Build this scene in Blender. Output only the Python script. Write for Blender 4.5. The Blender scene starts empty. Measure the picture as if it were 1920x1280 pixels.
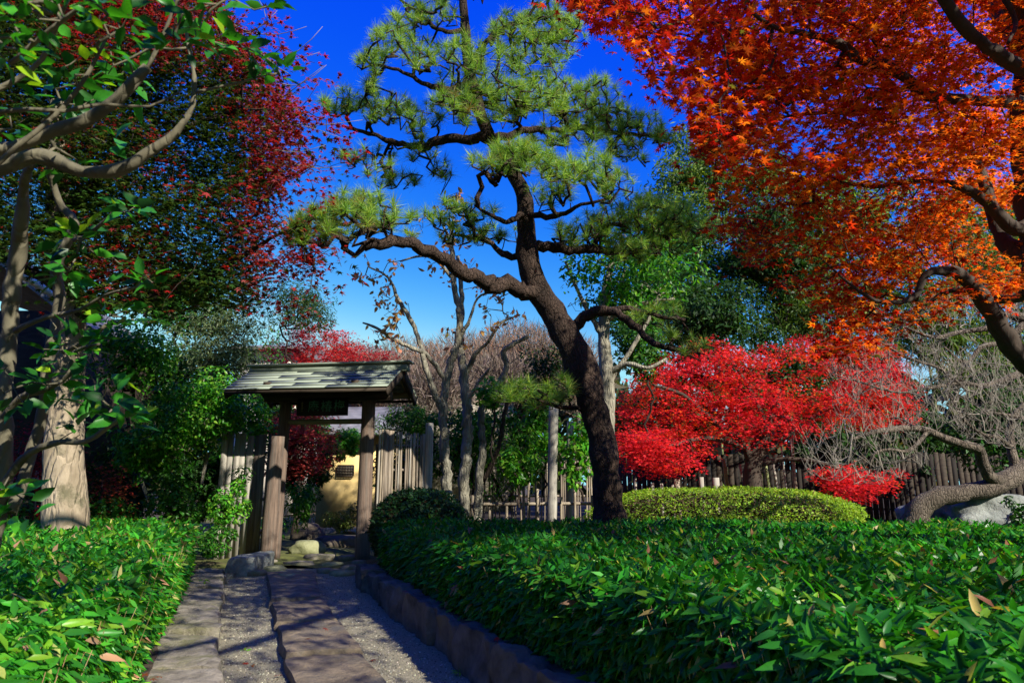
import bpy, math, random
import numpy as np
from mathutils import Vector, noise as mnoise
R0 = np.random.default_rng(11)
random.seed(5)
C = bpy.context.scene.collection
SC = bpy.context.scene
rad = math.radians

# ------------------------------------------------------------------ camera, sky, sun, exposure
EYE = 1.25
PITCH = rad(11.7)
cam_d = bpy.data.cameras.new('camera'); cam = bpy.data.objects.new('camera', cam_d); C.objects.link(cam)
cam.location = (0, 0, EYE); cam.rotation_euler = (math.pi/2 + PITCH, 0, 0)
cam_d.lens = 24; cam_d.sensor_width = 36; cam_d.clip_start = 0.05; cam_d.clip_end = 2000
cam_d.dof.use_dof = True; cam_d.dof.focus_distance = 9.0; cam_d.dof.aperture_fstop = 6.3
SC.camera = cam
SUN_EL, SUN_AZ = 34.0, 137.0          # azimuth clockwise from +Y (the view direction): behind the camera, to the right
w = bpy.data.worlds.new("World"); SC.world = w; w.use_nodes = True
nt = w.node_tree; nt.nodes.clear()
sky = nt.nodes.new('ShaderNodeTexSky'); sky.sky_type = 'NISHITA'; sky.sun_disc = False
sky.sun_elevation = rad(SUN_EL); sky.sun_rotation = rad(SUN_AZ); sky.air_density = 1.0; sky.dust_density = 0.3; sky.ozone_density = 4.0
# polarised, deeply saturated sky: each channel of the sky is graded by gain * c ** power, limited
sp = nt.nodes.new('ShaderNodeSeparateColor'); cb = nt.nodes.new('ShaderNodeCombineColor'); nt.links.new(sky.outputs[0], sp.inputs[0])
SKYG = ((4.0, 4.5, .083), (9.0, 2.08, .45), (11.0, .10, 9.0))
for k, (gn, pw_, sc0) in enumerate(SKYG):
    a_ = nt.nodes.new('ShaderNodeMath'); a_.operation = 'POWER'; a_.inputs[1].default_value = pw_; nt.links.new(sp.outputs[k], a_.inputs[0])
    b_ = nt.nodes.new('ShaderNodeMath'); b_.operation = 'MULTIPLY'; b_.inputs[1].default_value = sc0; nt.links.new(a_.outputs[0], b_.inputs[0])
    c_ = nt.nodes.new('ShaderNodeMath'); c_.operation = 'MINIMUM'; c_.inputs[1].default_value = gn; nt.links.new(b_.outputs[0], c_.inputs[0]); nt.links.new(c_.outputs[0], cb.inputs[k])
bg = nt.nodes.new('ShaderNodeBackground'); bg.inputs['Strength'].default_value = 0.052
wo = nt.nodes.new('ShaderNodeOutputWorld')
nt.links.new(cb.outputs[0], bg.inputs['Color']); nt.links.new(bg.outputs[0], wo.inputs['Surface'])
sl = bpy.data.lights.new('sun', 'SUN'); sl.energy = 5.0; sl.angle = rad(0.5); sl.color = (1.0, 0.94, 0.82)
so = bpy.data.objects.new('sun', sl); C.objects.link(so)
SUNV = Vector((math.sin(rad(SUN_AZ))*math.cos(rad(SUN_EL)), math.cos(rad(SUN_AZ))*math.cos(rad(SUN_EL)), math.sin(rad(SUN_EL))))
so.rotation_euler = SUNV.to_track_quat('Z', 'Y').to_euler(); so.location = (6, -8, 12)
vs = SC.view_settings; SC.display_settings.display_device = 'sRGB'
vs.view_transform = 'Standard'; vs.look = 'None'; vs.exposure = 0.85; vs.gamma = 1.0; vs.use_curve_mapping = False
SC.render.engine = 'CYCLES'
SC.cycles.max_bounces = 6; SC.cycles.diffuse_bounces = 2; SC.cycles.glossy_bounces = 2; SC.cycles.transmission_bounces = 3
SC.cycles.transparent_max_bounces = 4; SC.cycles.use_denoising = True; SC.cycles.caustics_reflective = False; SC.cycles.caustics_refractive = False

# ------------------------------------------------------------------ picture point -> world point
F = 1280.0; ct, st = math.cos(PITCH), math.sin(PITCH)
def ray(px, py):
    u = (px-960)/F; v = (640-py)/F
    return u, ct - v*st, st + v*ct
def P(px, py, Y):
    a, b, c = ray(px, py); k = Y/b
    return np.array([a*k, Y, EYE + c*k])
def G(px, py, z):
    a, b, c = ray(px, py); k = (z-EYE)/c
    return np.array([a*k, b*k, z])
def proj(p):
    p = np.atleast_2d(p); x = p[:, 0]; y = p[:, 1]; z = p[:, 2]-EYE
    d = y*ct + z*st; h = -y*st + z*ct
    d = np.where(d < 0.05, 0.05, d)
    return np.stack([960+F*x/d, 640-F*h/d, d], 1)
def gz(Y): return float(np.clip(0.024*(Y-4.5), 0, 0.15))
def inpoly(x, y, poly):
    x = np.asarray(x); y = np.asarray(y); c = np.zeros(x.shape, bool); n = len(poly); j = n-1
    for i in range(n):
        xi, yi = poly[i]; xj, yj = poly[j]
        c ^= ((yi > y) != (yj > y)) & (x < (xj-xi)*(y-yi)/((yj-yi) or 1e-9)+xi)
        j = i
    return c

# ------------------------------------------------------------------ materials
def newmat(name):
    m = bpy.data.materials.new(name); m.use_nodes = True; t = m.node_tree
    b = t.nodes['Principled BSDF']; return m, t, b
def N(t, typ, **kw):
    n = t.nodes.new(typ)
    for k, v in kw.items():
        if k in n.inputs: n.inputs[k].default_value = v
        else: setattr(n, k, v)
    return n
def leafmat(name, rough=0.45, spec=0.4, trans=0.35, tcol=(1.0, 1.0, 1.0), tgain=1.6):
    m, t, b = newmat(name)
    a = N(t, 'ShaderNodeAttribute', attribute_name='col')
    b.inputs['Roughness'].default_value = rough; b.inputs['Specular IOR Level'].default_value = spec
    co = N(t, 'ShaderNodeTexCoord')
    nz = N(t, 'ShaderNodeTexNoise', Scale=9.0, Detail=2.0); t.links.new(co.outputs['Object'], nz.inputs['Vector'])
    mr = N(t, 'ShaderNodeMapRange'); mr.inputs[3].default_value = 0.72; mr.inputs[4].default_value = 1.28
    t.links.new(nz.outputs[0], mr.inputs[0])
    mx = N(t, 'ShaderNodeVectorMath', operation='SCALE'); t.links.new(a.outputs['Color'], mx.inputs[0]); t.links.new(mr.outputs[0], mx.inputs['Scale'])
    t.links.new(mx.outputs[0], b.inputs['Base Color'])
    tr = N(t, 'ShaderNodeBsdfTranslucent'); ml = N(t, 'ShaderNodeVectorMath', operation='MULTIPLY')
    ml.inputs[1].default_value = tuple(c*tgain for c in tcol)
    t.links.new(mx.outputs[0], ml.inputs[0]); t.links.new(ml.outputs[0], tr.inputs['Color'])
    ms = N(t, 'ShaderNodeMixShader'); ms.inputs[0].default_value = trans
    t.links.new(b.outputs[0], ms.inputs[1]); t.links.new(tr.outputs[0], ms.inputs[2])
    t.links.new(ms.outputs[0], t.nodes['Material Output'].inputs['Surface'])
    return m
def mat(name, c1, c2=None, scale=4.0, rough=0.85, bump=0.3, bscale=None, stretch=(1, 1, 1), spec=0.3, c3=None, dist=0.02, coords='Object', detail=8.0):
    m, t, b = newmat(name); c2 = c2 or c1
    co = N(t, 'ShaderNodeTexCoord'); mp = N(t, 'ShaderNodeMapping'); mp.inputs['Scale'].default_value = stretch
    t.links.new(co.outputs[coords], mp.inputs['Vector'])
    nz = N(t, 'ShaderNodeTexNoise', Scale=scale, Detail=detail, Roughness=0.62); t.links.new(mp.outputs[0], nz.inputs['Vector'])
    cr = N(t, 'ShaderNodeValToRGB'); e = cr.color_ramp.elements
    e[0].position = 0.33; e[0].color = (*c1, 1); e[1].position = 0.67; e[1].color = (*c2, 1)
    t.links.new(nz.outputs[0], cr.inputs[0]); col = cr.outputs[0]
    if c3:
        n3 = N(t, 'ShaderNodeTexNoise', Scale=scale*0.37, Detail=5.0, Roughness=0.7); t.links.new(mp.outputs[0], n3.inputs['Vector'])
        r3 = N(t, 'ShaderNodeMapRange'); r3.inputs[1].default_value = 0.50; r3.inputs[2].default_value = 0.66; t.links.new(n3.outputs[0], r3.inputs[0])
        mx = N(t, 'ShaderNodeMix', data_type='RGBA'); mx.inputs[7].default_value = (*c3, 1)
        t.links.new(r3.outputs[0], mx.inputs[0]); t.links.new(col, mx.inputs[6]); col = mx.outputs[2]
    t.links.new(col, b.inputs['Base Color'])
    b.inputs['Roughness'].default_value = rough; b.inputs['Specular IOR Level'].default_value = spec
    if bump:
        nb = N(t, 'ShaderNodeTexNoise', Scale=bscale or scale*4, Detail=9.0, Roughness=0.68); t.links.new(mp.outputs[0], nb.inputs['Vector'])
        bp = N(t, 'ShaderNodeBump', Strength=bump, Distance=dist); t.links.new(nb.outputs[0], bp.inputs['Height'])
        t.links.new(bp.outputs[0], b.inputs['Normal'])
    return m
def barkmat(name, c1, c2, vor=14.0, dist=0.03, strength=0.9, stretch=(1, 1, 0.35), c3=None, rough=0.9):
    m, t, b = newmat(name)
    co = N(t, 'ShaderNodeTexCoord'); mp = N(t, 'ShaderNodeMapping'); mp.inputs['Scale'].default_value = stretch
    t.links.new(co.outputs['Object'], mp.inputs['Vector'])
    wn = N(t, 'ShaderNodeTexNoise', Scale=5.0, Detail=4.0); t.links.new(mp.outputs[0], wn.inputs['Vector'])
    ad = N(t, 'ShaderNodeVectorMath', operation='SCALE'); ad.inputs['Scale'].default_value = 0.18
    t.links.new(wn.outputs['Color'], ad.inputs[0])
    av = N(t, 'ShaderNodeVectorMath', operation='ADD'); t.links.new(mp.outputs[0], av.inputs[0]); t.links.new(ad.outputs[0], av.inputs[1])
    vo = N(t, 'ShaderNodeTexVoronoi', Scale=vor, feature='DISTANCE_TO_EDGE'); t.links.new(av.outputs[0], vo.inputs['Vector'])
    nz = N(t, 'ShaderNodeTexNoise', Scale=18.0, Detail=9.0, Roughness=0.7); t.links.new(mp.outputs[0], nz.inputs['Vector'])
    sm = N(t, 'ShaderNodeMapRange'); sm.inputs[2].default_value = 0.16; t.links.new(vo.outputs['Distance'], sm.inputs[0])
    ml = N(t, 'ShaderNodeMath', operation='MULTIPLY_ADD'); t.links.new(nz.outputs[0], ml.inputs[0]); ml.inputs[1].default_value = 0.55
    t.links.new(sm.outputs[0], ml.inputs[2])
    bp = N(t, 'ShaderNodeBump', Strength=strength, Distance=dist); t.links.new(ml.outputs[0], bp.inputs['Height']); t.links.new(bp.outputs[0], b.inputs['Normal'])
    cr = N(t, 'ShaderNodeValToRGB'); e = cr.color_ramp.elements
    e[0].position = 0.3; e[0].color = (*c1, 1); e[1].position = 0.72; e[1].color = (*c2, 1)
    n2 = N(t, 'ShaderNodeTexNoise', Scale=4.0, Detail=8.0, Roughness=0.7); t.links.new(mp.outputs[0], n2.inputs['Vector']); t.links.new(n2.outputs[0], cr.inputs[0])
    col = cr.outputs[0]
    if c3:
        n3 = N(t, 'ShaderNodeTexNoise', Scale=1.7, Detail=6.0, Roughness=0.75); t.links.new(co.outputs['Object'], n3.inputs['Vector'])
        r3 = N(t, 'ShaderNodeMapRange'); r3.inputs[1].default_value = 0.52; r3.inputs[2].default_value = 0.62; t.links.new(n3.outputs[0], r3.inputs[0])
        mx = N(t, 'ShaderNodeMix', data_type='RGBA'); mx.inputs[7].default_value = (*c3, 1)
        t.links.new(r3.outputs[0], mx.inputs[0]); t.links.new(col, mx.inputs[6]); col = mx.outputs[2]
    t.links.new(col, b.inputs['Base Color']); b.inputs['Roughness'].default_value = rough; b.inputs['Specular IOR Level'].default_value = 0.2
    return m
M = {}
M['leaf_waxy'] = leafmat('waxy_leaf', 0.34, 0.20, 0.34, (1.15, 1.25, 0.4), 1.7)
M['leaf'] = leafmat('green_leaf', 0.5, 0.2, 0.32, (1.2, 1.2, 0.4), 1.6)
M['leaf_red'] = leafmat('red_maple_leaf', 0.55, 0.12, 0.48, (1.15, 0.8, 0.6), 1.5)
M['needle'] = leafmat('pine_needle', 0.45, 0.22, 0.30, (1.2, 1.2, 0.4), 1.8)
M['twigmass'] = leafmat('twig', 0.9, 0.1, 0.0)
M['bark_pine'] = barkmat('pine_bark', (0.018, 0.012, 0.009), (0.085, 0.055, 0.040), 26, 0.022, 0.9, (1, 1, 0.42))
M['bark_pale'] = barkmat('pale_smooth_bark', (0.15, 0.115, 0.075), (0.42, 0.345, 0.245), 9, 0.016, 0.9, (1, 1, 0.35), (0.13, 0.115, 0.07))
M['bark_grey'] = barkmat('grey_bark', (0.12, 0.11, 0.085), (0.40, 0.37, 0.28), 20, 0.014, 1.0, (1, 1, 0.2))
M['bark_camellia'] = barkmat('camellia_bark', (0.070, 0.064, 0.042), (0.20, 0.178, 0.12), 12, 0.006, 0.8, (1, 1, 0.4))
M['bark_plum'] = barkmat('plum_bark', (0.07, 0.055, 0.042), (0.20, 0.165, 0.13), 34, 0.014, 1.0, (1, 1, 0.30))
M['bark_dark'] = barkmat('dark_bark', (0.020, 0.014, 0.010), (0.055, 0.040, 0.030), 18, 0.012, 0.8, (1, 1, 0.3))
M['bark_maple'] = barkmat('maple_bark', (0.035, 0.026, 0.020), (0.09, 0.07, 0.055), 10, 0.006, 0.6, (1, 1, 0.3))
M['twig_pale'] = mat('pale_twig', (0.13, 0.115, 0.09), (0.30, 0.27, 0.23), 6, bump=0)
M['wood_brown'] = mat('weathered_brown_wood', (0.075, 0.052, 0.040), (0.22, 0.155, 0.115), 4.0, 0.85, 0.8, 14, (12, 12, 0.6), dist=0.012, c3=(0.14, 0.12, 0.10))
M['wood_dark'] = mat('dark_old_wood', (0.022, 0.015, 0.010), (0.055, 0.040, 0.026), 4.0, 0.8, 0.4, 12, (1.0, 8, 8), dist=0.006)
M['wood_black'] = mat('blackened_board', (0.008, 0.006, 0.005), (0.024, 0.018, 0.013), 4.0, 0.85, 0.4, 12, (8, 8, 0.6), dist=0.006)
M['wood_pole'] = mat('pale_round_timber', (0.13, 0.11, 0.06), (0.25, 0.22, 0.12), 4.0, 0.75, 0.3, 12, (1.0, 8, 8), dist=0.004)
M['wood_grey'] = mat('silver_grey_wood', (0.22, 0.20, 0.165), (0.42, 0.39, 0.33), 3.0, 0.85, 0.55, 10, (10, 10, 0.6), dist=0.008)
M['bamboo_dry'] = mat('dry_bamboo', (0.17, 0.135, 0.095), (0.36, 0.30, 0.22), 5, 0.6, 0.2, 20, (6, 6, 0.8), dist=0.003)
M['bamboo_old'] = mat('old_grey_bamboo', (0.10, 0.08, 0.062), (0.27, 0.22, 0.165), 4, 0.7, 0.3, 20, (8, 8, 0.6), dist=0.004)
M['bamboo_green'] = mat('green_bamboo', (0.16, 0.20, 0.07), (0.30, 0.33, 0.15), 3, 0.45, 0.1, 20, (2, 2, 1), dist=0.002)
M['copper'] = mat('green_copper', (0.17, 0.21, 0.165), (0.32, 0.36, 0.28), 7, 0.6, 0.3, 30, (0.5, 4, 4), dist=0.004)
M['stone'] = mat('rough_grey_stone', (0.10, 0.088, 0.066), (0.34, 0.30, 0.235), 7, 0.9, 1.0, 20, c3=(0.16, 0.155, 0.075), dist=0.03)
M['stone_dark'] = mat('dark_rust_stone', (0.045, 0.037, 0.028), (0.19, 0.155, 0.115), 5, 0.85, 0.9, 12, c3=(0.15, 0.115, 0.065), dist=0.03)
M['slab'] = mat('brown_flagstone', (0.10, 0.08, 0.055), (0.29, 0.225, 0.145), 6, 0.85, 1.0, 22, c3=(0.11, 0.10, 0.085), dist=0.03)
M['boulder'] = mat('blue_grey_boulder', (0.10, 0.105, 0.10), (0.34, 0.36, 0.33), 4.5, 0.8, 1.0, 10, c3=(0.22, 0.24, 0.22), dist=0.05)
M['moss_stone'] = mat('mossy_stone', (0.15, 0.16, 0.07), (0.30, 0.30, 0.17), 6, 0.9, 0.7, 20, dist=0.02)
M['soil'] = mat('leaf_litter_soil', (0.030, 0.022, 0.015), (0.085, 0.060, 0.038), 7, 0.95, 0.8, 30, dist=0.03)
M['moss'] = mat('moss_ground', (0.05, 0.06, 0.015), (0.14, 0.15, 0.035), 5, 0.95, 0.6, 60, c3=(0.10, 0.075, 0.04), dist=0.02)
M['gravel'] = mat('grey_gravel', (0.155, 0.138, 0.088), (0.36, 0.325, 0.22), 120, 0.9, 1.0, 170, dist=0.012, detail=3)
M['grain'] = leafmat('gravel_grain', 0.8, 0.3, 0.0)
M['plaster_y'] = mat('ochre_plaster', (0.62, 0.44, 0.17), (0.76, 0.56, 0.25), 2.5, 0.9, 0.2, 40, dist=0.004)
M['plaster_c'] = mat('cream_plaster', (0.62, 0.54, 0.45), (0.74, 0.66, 0.56), 1.5, 0.9, 0.1, 40, dist=0.004)
M['tile_roof'] = mat('grey_roof_tile', (0.10, 0.10, 0.11), (0.22, 0.22, 0.24), 4, 0.6, 0.2, 20, dist=0.005)
M['white'] = mat('white_tile_end', (0.62, 0.62, 0.60), (0.78, 0.78, 0.76), 9, 0.7, 0)
M['glass'] = mat('window_glass', (0.02, 0.025, 0.03), None, 2, 0.08, 0, spec=0.6)
M['board_black'] = mat('black_sign_board', (0.008, 0.008, 0.007), (0.020, 0.018, 0.014), 6, 0.6, 0.2, 20, (1, 6, 6), dist=0.003)
M['verdigris'] = mat('green_lettering', (0.05, 0.17, 0.11), (0.09, 0.25, 0.17), 20, 0.7, 0)
M['gold'] = mat('faded_gold_lettering', (0.17, 0.17, 0.07), (0.26, 0.25, 0.11), 20, 0.7, 0)

# ------------------------------------------------------------------ mesh helpers
class Geo:
    def __init__(s): s.v = []; s.f = {}; s.n = 0; s.c = []
    def add(s, V, Fs, col=None):
        V = np.asarray(V, float).reshape(-1, 3); s.v.append(V)
        if isinstance(Fs, list) and np.ndim(Fs[0][0]) == 0: Fs = [Fs]        # a plain list of faces
        for Fa in (Fs if isinstance(Fs, list) else [Fs]):
            Fa = np.asarray(Fa, int)
            s.f.setdefault(Fa.shape[1], []).append(Fa+s.n)
        s.n += len(V)
        c = np.ones((len(V), 4), np.float32)
        if col is not None: c[:, :3] = col
        s.c.append(c)
    def mesh(s, name, smooth=False):
        me = bpy.data.meshes.new(name)
        if not s.n: return me
        V = np.concatenate(s.v); me.vertices.add(len(V)); me.vertices.foreach_set('co', V.ravel().astype(np.float32))
        loops = []; starts = []; off = 0
        for k, L in s.f.items():
            A = np.concatenate(L); loops.append(A.ravel()); starts.append(off+np.arange(len(A))*k); off += A.size
        lo = np.concatenate(loops); stt = np.concatenate(starts)
        me.loops.add(len(lo)); me.loops.foreach_set('vertex_index', lo.astype(np.int32))
        me.polygons.add(len(stt)); me.polygons.foreach_set('loop_start', stt.astype(np.int32))
        if smooth: me.polygons.foreach_set('use_smooth', np.ones(len(stt), bool))
        a = me.attributes.new('col', 'FLOAT_COLOR', 'POINT'); a.data.foreach_set('color', np.concatenate(s.c).ravel())
        me.update(calc_edges=True); me.validate(verbose=False)
        return me
def tag(o, label=None, cat=None, group=None, kind=None):
    if label: o['label'] = label
    if cat: o['category'] = cat
    if group: o['group'] = group
    if kind: o['kind'] = kind
    return o
def link(name, me, m=None, parent=None, loc=None):
    o = bpy.data.objects.new(name, me); C.objects.link(o)
    if m is not None and me is not None and not me.materials: me.materials.append(m)
    if parent is not None: o.parent = parent
    if loc is not None: o.location = loc
    return o
def near_frame(pos, mx=330):
    q = proj(pos); d = pos[:, 1]*ct+(pos[:, 2]-EYE)*st
    return (d > .1) & (q[:, 0] > -mx) & (q[:, 0] < 1920+mx) & (q[:, 1] < 1280+mx)
def build(name, g, m, parent=None, smooth=False, kind=None, label=None):
    o = link(name, g.mesh(name, smooth), m, parent)
    if parent is not None: o.matrix_parent_inverse = parent_inv(parent)
    return tag(o, label, kind=kind)
def parent_inv(p):
    from mathutils import Matrix
    return (Matrix.Translation(p.location) @ p.rotation_euler.to_matrix().to_4x4()).inverted() if not p.get('local') else Matrix.Identity(4)
def empty(name, loc, label, cat, group=None, rz=0, local=False):
    o = bpy.data.objects.new(name, None); C.objects.link(o); o.location = loc; o.rotation_euler = (0, 0, rz); o.empty_display_size = 0.2
    if local: o['local'] = 1
    return tag(o, label, cat, group)
def unit(a): return a/np.maximum(np.linalg.norm(a, axis=-1, keepdims=True), 1e-9)
BOXF = [[0, 1, 2, 3], [7, 6, 5, 4], [0, 4, 5, 1], [1, 5, 6, 2], [2, 6, 7, 3], [3, 7, 4, 0]]
def box(g, x0, x1, y0, y1, z0, z1, jit=0, col=None):
    V = np.array([[x0, y0, z0], [x0, y1, z0], [x1, y1, z0], [x1, y0, z0], [x0, y0, z1], [x0, y1, z1], [x1, y1, z1], [x1, y0, z1]], float)
    if jit: V += R0.uniform(-jit, jit, V.shape)
    g.add(V, BOXF, col)
def prism(g, pts_top, z0, top=None):
    """pts_top: list of xyz; vertical sides down to z0"""
    T = np.array(pts_top, float); n = len(T); B = T.copy(); B[:, 2] = z0
    V = np.concatenate([T, B]); q = [[i, i+n, (i+1) % n+n, (i+1) % n] for i in range(n)]
    g.add(V, [q, [list(range(n))]])
def smooth_path(ctrl, step=0.12):
    """ctrl: (k,4) xyz r -> Catmull-Rom resampled"""
    c = np.asarray(ctrl, float); out = []
    p = np.vstack([2*c[0]-c[1], c, 2*c[-1]-c[-2]])
    for i in range(1, len(p)-2):
        L = np.linalg.norm(p[i+1, :3]-p[i, :3]); k = max(2, int(L/step))
        for j in range(k):
            t = j/k
            out.append(0.5*((2*p[i])+(-p[i-1]+p[i+1])*t+(2*p[i-1]-5*p[i]+4*p[i+1]-p[i+2])*t*t+(-p[i-1]+3*p[i]-3*p[i+1]+p[i+2])*t**3))
    out.append(c[-1]); out = np.array(out); out[:, 3] = np.maximum(out[:, 3], 0.001)
    return out
def tube(g, path, sides=8, lump=0.0, cap=True, col=None, lumpscale=3.0):
    p = np.asarray(path, float); n = len(p)
    if n < 2: return
    P3 = p[:, :3]; r = p[:, 3]
    T = unit(np.gradient(P3, axis=0))
    ref = np.array([0.0, 0, 1]) if abs(T[0, 2]) < 0.9 else np.array([1.0, 0, 0])
    U = np.zeros_like(T); u = unit(np.cross(T[0], ref))
    for i in range(n):
        u = u - T[i]*np.dot(u, T[i]); u = u/max(np.linalg.norm(u), 1e-9); U[i] = u
    W = np.cross(T, U)
    a = np.arange(sides)/sides*2*math.pi
    D = U[:, None, :]*np.cos(a)[None, :, None] + W[:, None, :]*np.sin(a)[None, :, None]
    rr = np.repeat(r[:, None], sides, 1)
    if lump:
        for i in range(n):
            for j in range(sides):
                q = (P3[i]+D[i, j]*r[i])*lumpscale
                rr[i, j] *= 1+lump*mnoise.noise(Vector(q))*1.6+lump*0.6*mnoise.noise(Vector(q*3.1))
    V = (P3[:, None, :]+D*rr[:, :, None]).reshape(-1, 3)
    i = np.arange(n-1)[:, None]*sides; j = np.arange(sides)[None, :]; jn = (j+1) % sides
    Q = np.stack([i+j, i+jn, i+sides+jn, i+sides+j], -1).reshape(-1, 4)
    fs = [Q]
    if cap: fs += [np.array([list(range((n-1)*sides, n*sides))]), np.array([list(range(sides))[::-1]])]
    g.add(V, fs, col)
def ctrl(pts, scale=None):
    """[(px,py,Y,width_px)] -> xyzr"""
    out = []
    for px, py, Y, wd in pts:
        q = P(px, py, Y); d = proj(q)[0, 2]
        out.append([*q, wd*0.5*d/F/math.sqrt(1+((px-960)/F)**2)])
    return np.array(out)

# ------------------------------------------------------------------ leaf shapes: unit length along +Y, face +Z
def t_lance(wd=0.12, fold=0.05, droop=0.12):
    V = [[0, 0, 0], [-wd, .28, fold], [0, .30, 0], [wd, .28, fold], [-wd*.85, .62, fold-droop*.4], [0, .64, -droop*.4], [wd*.85, .62, fold-droop*.4], [0, 1, -droop]]
    T = [[0, 2, 1], [0, 3, 2], [4, 5, 7], [5, 6, 7]]; Q = [[1, 2, 5, 4], [2, 3, 6, 5]]
    return np.array(V, float), [np.array(T), np.array(Q)]
def t_quad(wd=0.2):
    return np.array([[0, 0, 0], [wd, .45, .04], [0, 1, -.06], [-wd, .45, .04]], float), [np.array([[0, 1, 2, 3]])]
def t_maple(k=7, inner=0.30):
    if k == 7: an = [-128, -82, -40, 0, 40, 82, 128]; ln = [.42, .74, .93, 1.0, .93, .74, .42]
    else: an = [-100, -48, 0, 48, 100]; ln = [.6, .88, 1.0, .88, .6]
    V = [[0, 0, 0]]; 
    for i, (a, l) in enumerate(zip(an, ln)):
        a0 = an[i]-(an[1]-an[0])/2 if i == 0 else (an[i-1]+a)/2
        r = inner if i else .12
        V.append([r*math.sin(rad(a0)), r*math.cos(rad(a0)), 0.0])
        # lobe widest part
        V.append([l*math.sin(rad(a)), l*math.cos(rad(a)), -0.16*l])
    V.append([.12*math.sin(rad(an[-1]+23)), .12*math.cos(rad(an[-1]+23)), 0])
    T = [[0, i+1, i] for i in range(1, len(V)-1)]
    return np.array(V, float)*np.array([.62, .62, .62]), [np.array(T)]
def t_star5():
    V = []; T = []
    for a, l in zip((-104, -50, 0, 50, 104), (.6, .9, 1, .9, .6)):
        a = rad(a); d = np.array([math.sin(a), math.cos(a), 0]); p = np.array([d[1], -d[0], 0]); n = len(V)
        V += [p*0.13-d*0.06, -p*0.13-d*0.06, d*l*0.62+np.array([0, 0, -.08])]; T.append([n, n+2, n+1])
    return np.array(V, float), [np.array(T)]
LANCE = t_lance(); LANCE_W = t_lance(0.17, 0.05, 0.2); OVAL = t_lance(0.24, 0.07, 0.12); OVAL_N = t_lance(0.19, 0.05, 0.1)
LANCE_M = t_lance(0.14, 0.06, 0.15); QUAD_M = t_quad(0.15); QUAD = t_quad(0.22); QUAD_N = t_quad(0.12); MAPLE = t_maple(7); STAR = t_star5()
STAR3 = (STAR[0][3:12]*[1.25, 1, 1], [np.arange(9).reshape(3, 3)[:, [0, 2, 1]]])
def frames(nrm, tip):
    z = unit(nrm); y = unit(tip-z*np.sum(tip*z, 1, keepdims=True)); x = np.cross(y, z)
    return np.stack([x, y, z], 2)                       # columns
def stamp(g, tmpl, pos, Rm, s, cols):
    V, Fs = tmpl; n = len(pos)
    if n == 0: return
    W = np.einsum('nij,kj->nki', Rm, V)*np.asarray(s).reshape(-1, 1, 1)+pos[:, None, :]
    off = (np.arange(n)*len(V))[:, None, None]
    g.add(W.reshape(-1, 3), [(Fa[None]+off).reshape(-1, Fa.shape[1]) for Fa in Fs], np.repeat(cols, len(V), 0))
def pal(n, cols, wts=None, jit=0.25, rng=R0):
    cols = np.array(cols, float); i = rng.choice(len(cols), n, p=None if wts is None else np.array(wts)/np.sum(wts))
    c = cols[i]*(1+rng.uniform(-jit, jit, (n, 1)))*(1+rng.uniform(-jit*.35, jit*.35, (n, 3)))
    return np.clip(c, 0.002, 0.95)
def leaves(parent, name, tmpl, pos, Rm, s, cols, m, nparts=0, pname='leaf', far=None, fardist=99):
    """the largest in view become parts of their own, the rest one 'stuff' part"""
    pos = np.asarray(pos); s = np.broadcast_to(np.asarray(s, float), (len(pos),)).copy()
    rest = np.ones(len(pos), bool)
    if nparts:
        q = proj(pos); inside = (q[:, 0] > -20) & (q[:, 0] < 1940) & (q[:, 1] > -20) & (q[:, 1] < 1300) & (q[:, 2] > 0.3)
        size = np.where(inside, s/q[:, 2], 0); idx = np.argsort(-size)[:nparts]; idx = idx[size[idx] > 0]
        K = 14; order = np.argsort(cols[idx].sum(1)); var = []
        chunks = np.array_split(idx[order], K)
        from mathutils import Matrix
        inv = parent_inv(parent)
        for ch in chunks:
            if not len(ch): continue
            g = Geo(); g.add(tmpl[0], [f.copy() for f in tmpl[1]], cols[ch].mean(0)); me = g.mesh(pname); me.materials.append(m)
            for i in ch:
                o = bpy.data.objects.new(pname, me); C.objects.link(o); o.parent = parent; o.matrix_parent_inverse = inv
                Mx = Matrix([list(Rm[i][r]*s[i])+[pos[i][r]] for r in range(3)]+[[0, 0, 0, 1]])
                o.matrix_basis = Mx
        rest[idx] = False
    g = Geo()
    if far is not None:
        q = proj(pos)[:, 2]; nr = rest & (q < fardist); fr = rest & (q >= fardist)
        stamp(g, tmpl, pos[nr], Rm[nr], s[nr], cols[nr]); stamp(g, far, pos[fr], Rm[fr], s[fr], cols[fr])
    else: stamp(g, tmpl, pos[rest], Rm[rest], s[rest], cols[rest])
    if g.n: return build(name, g, m, parent, kind='stuff')

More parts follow.
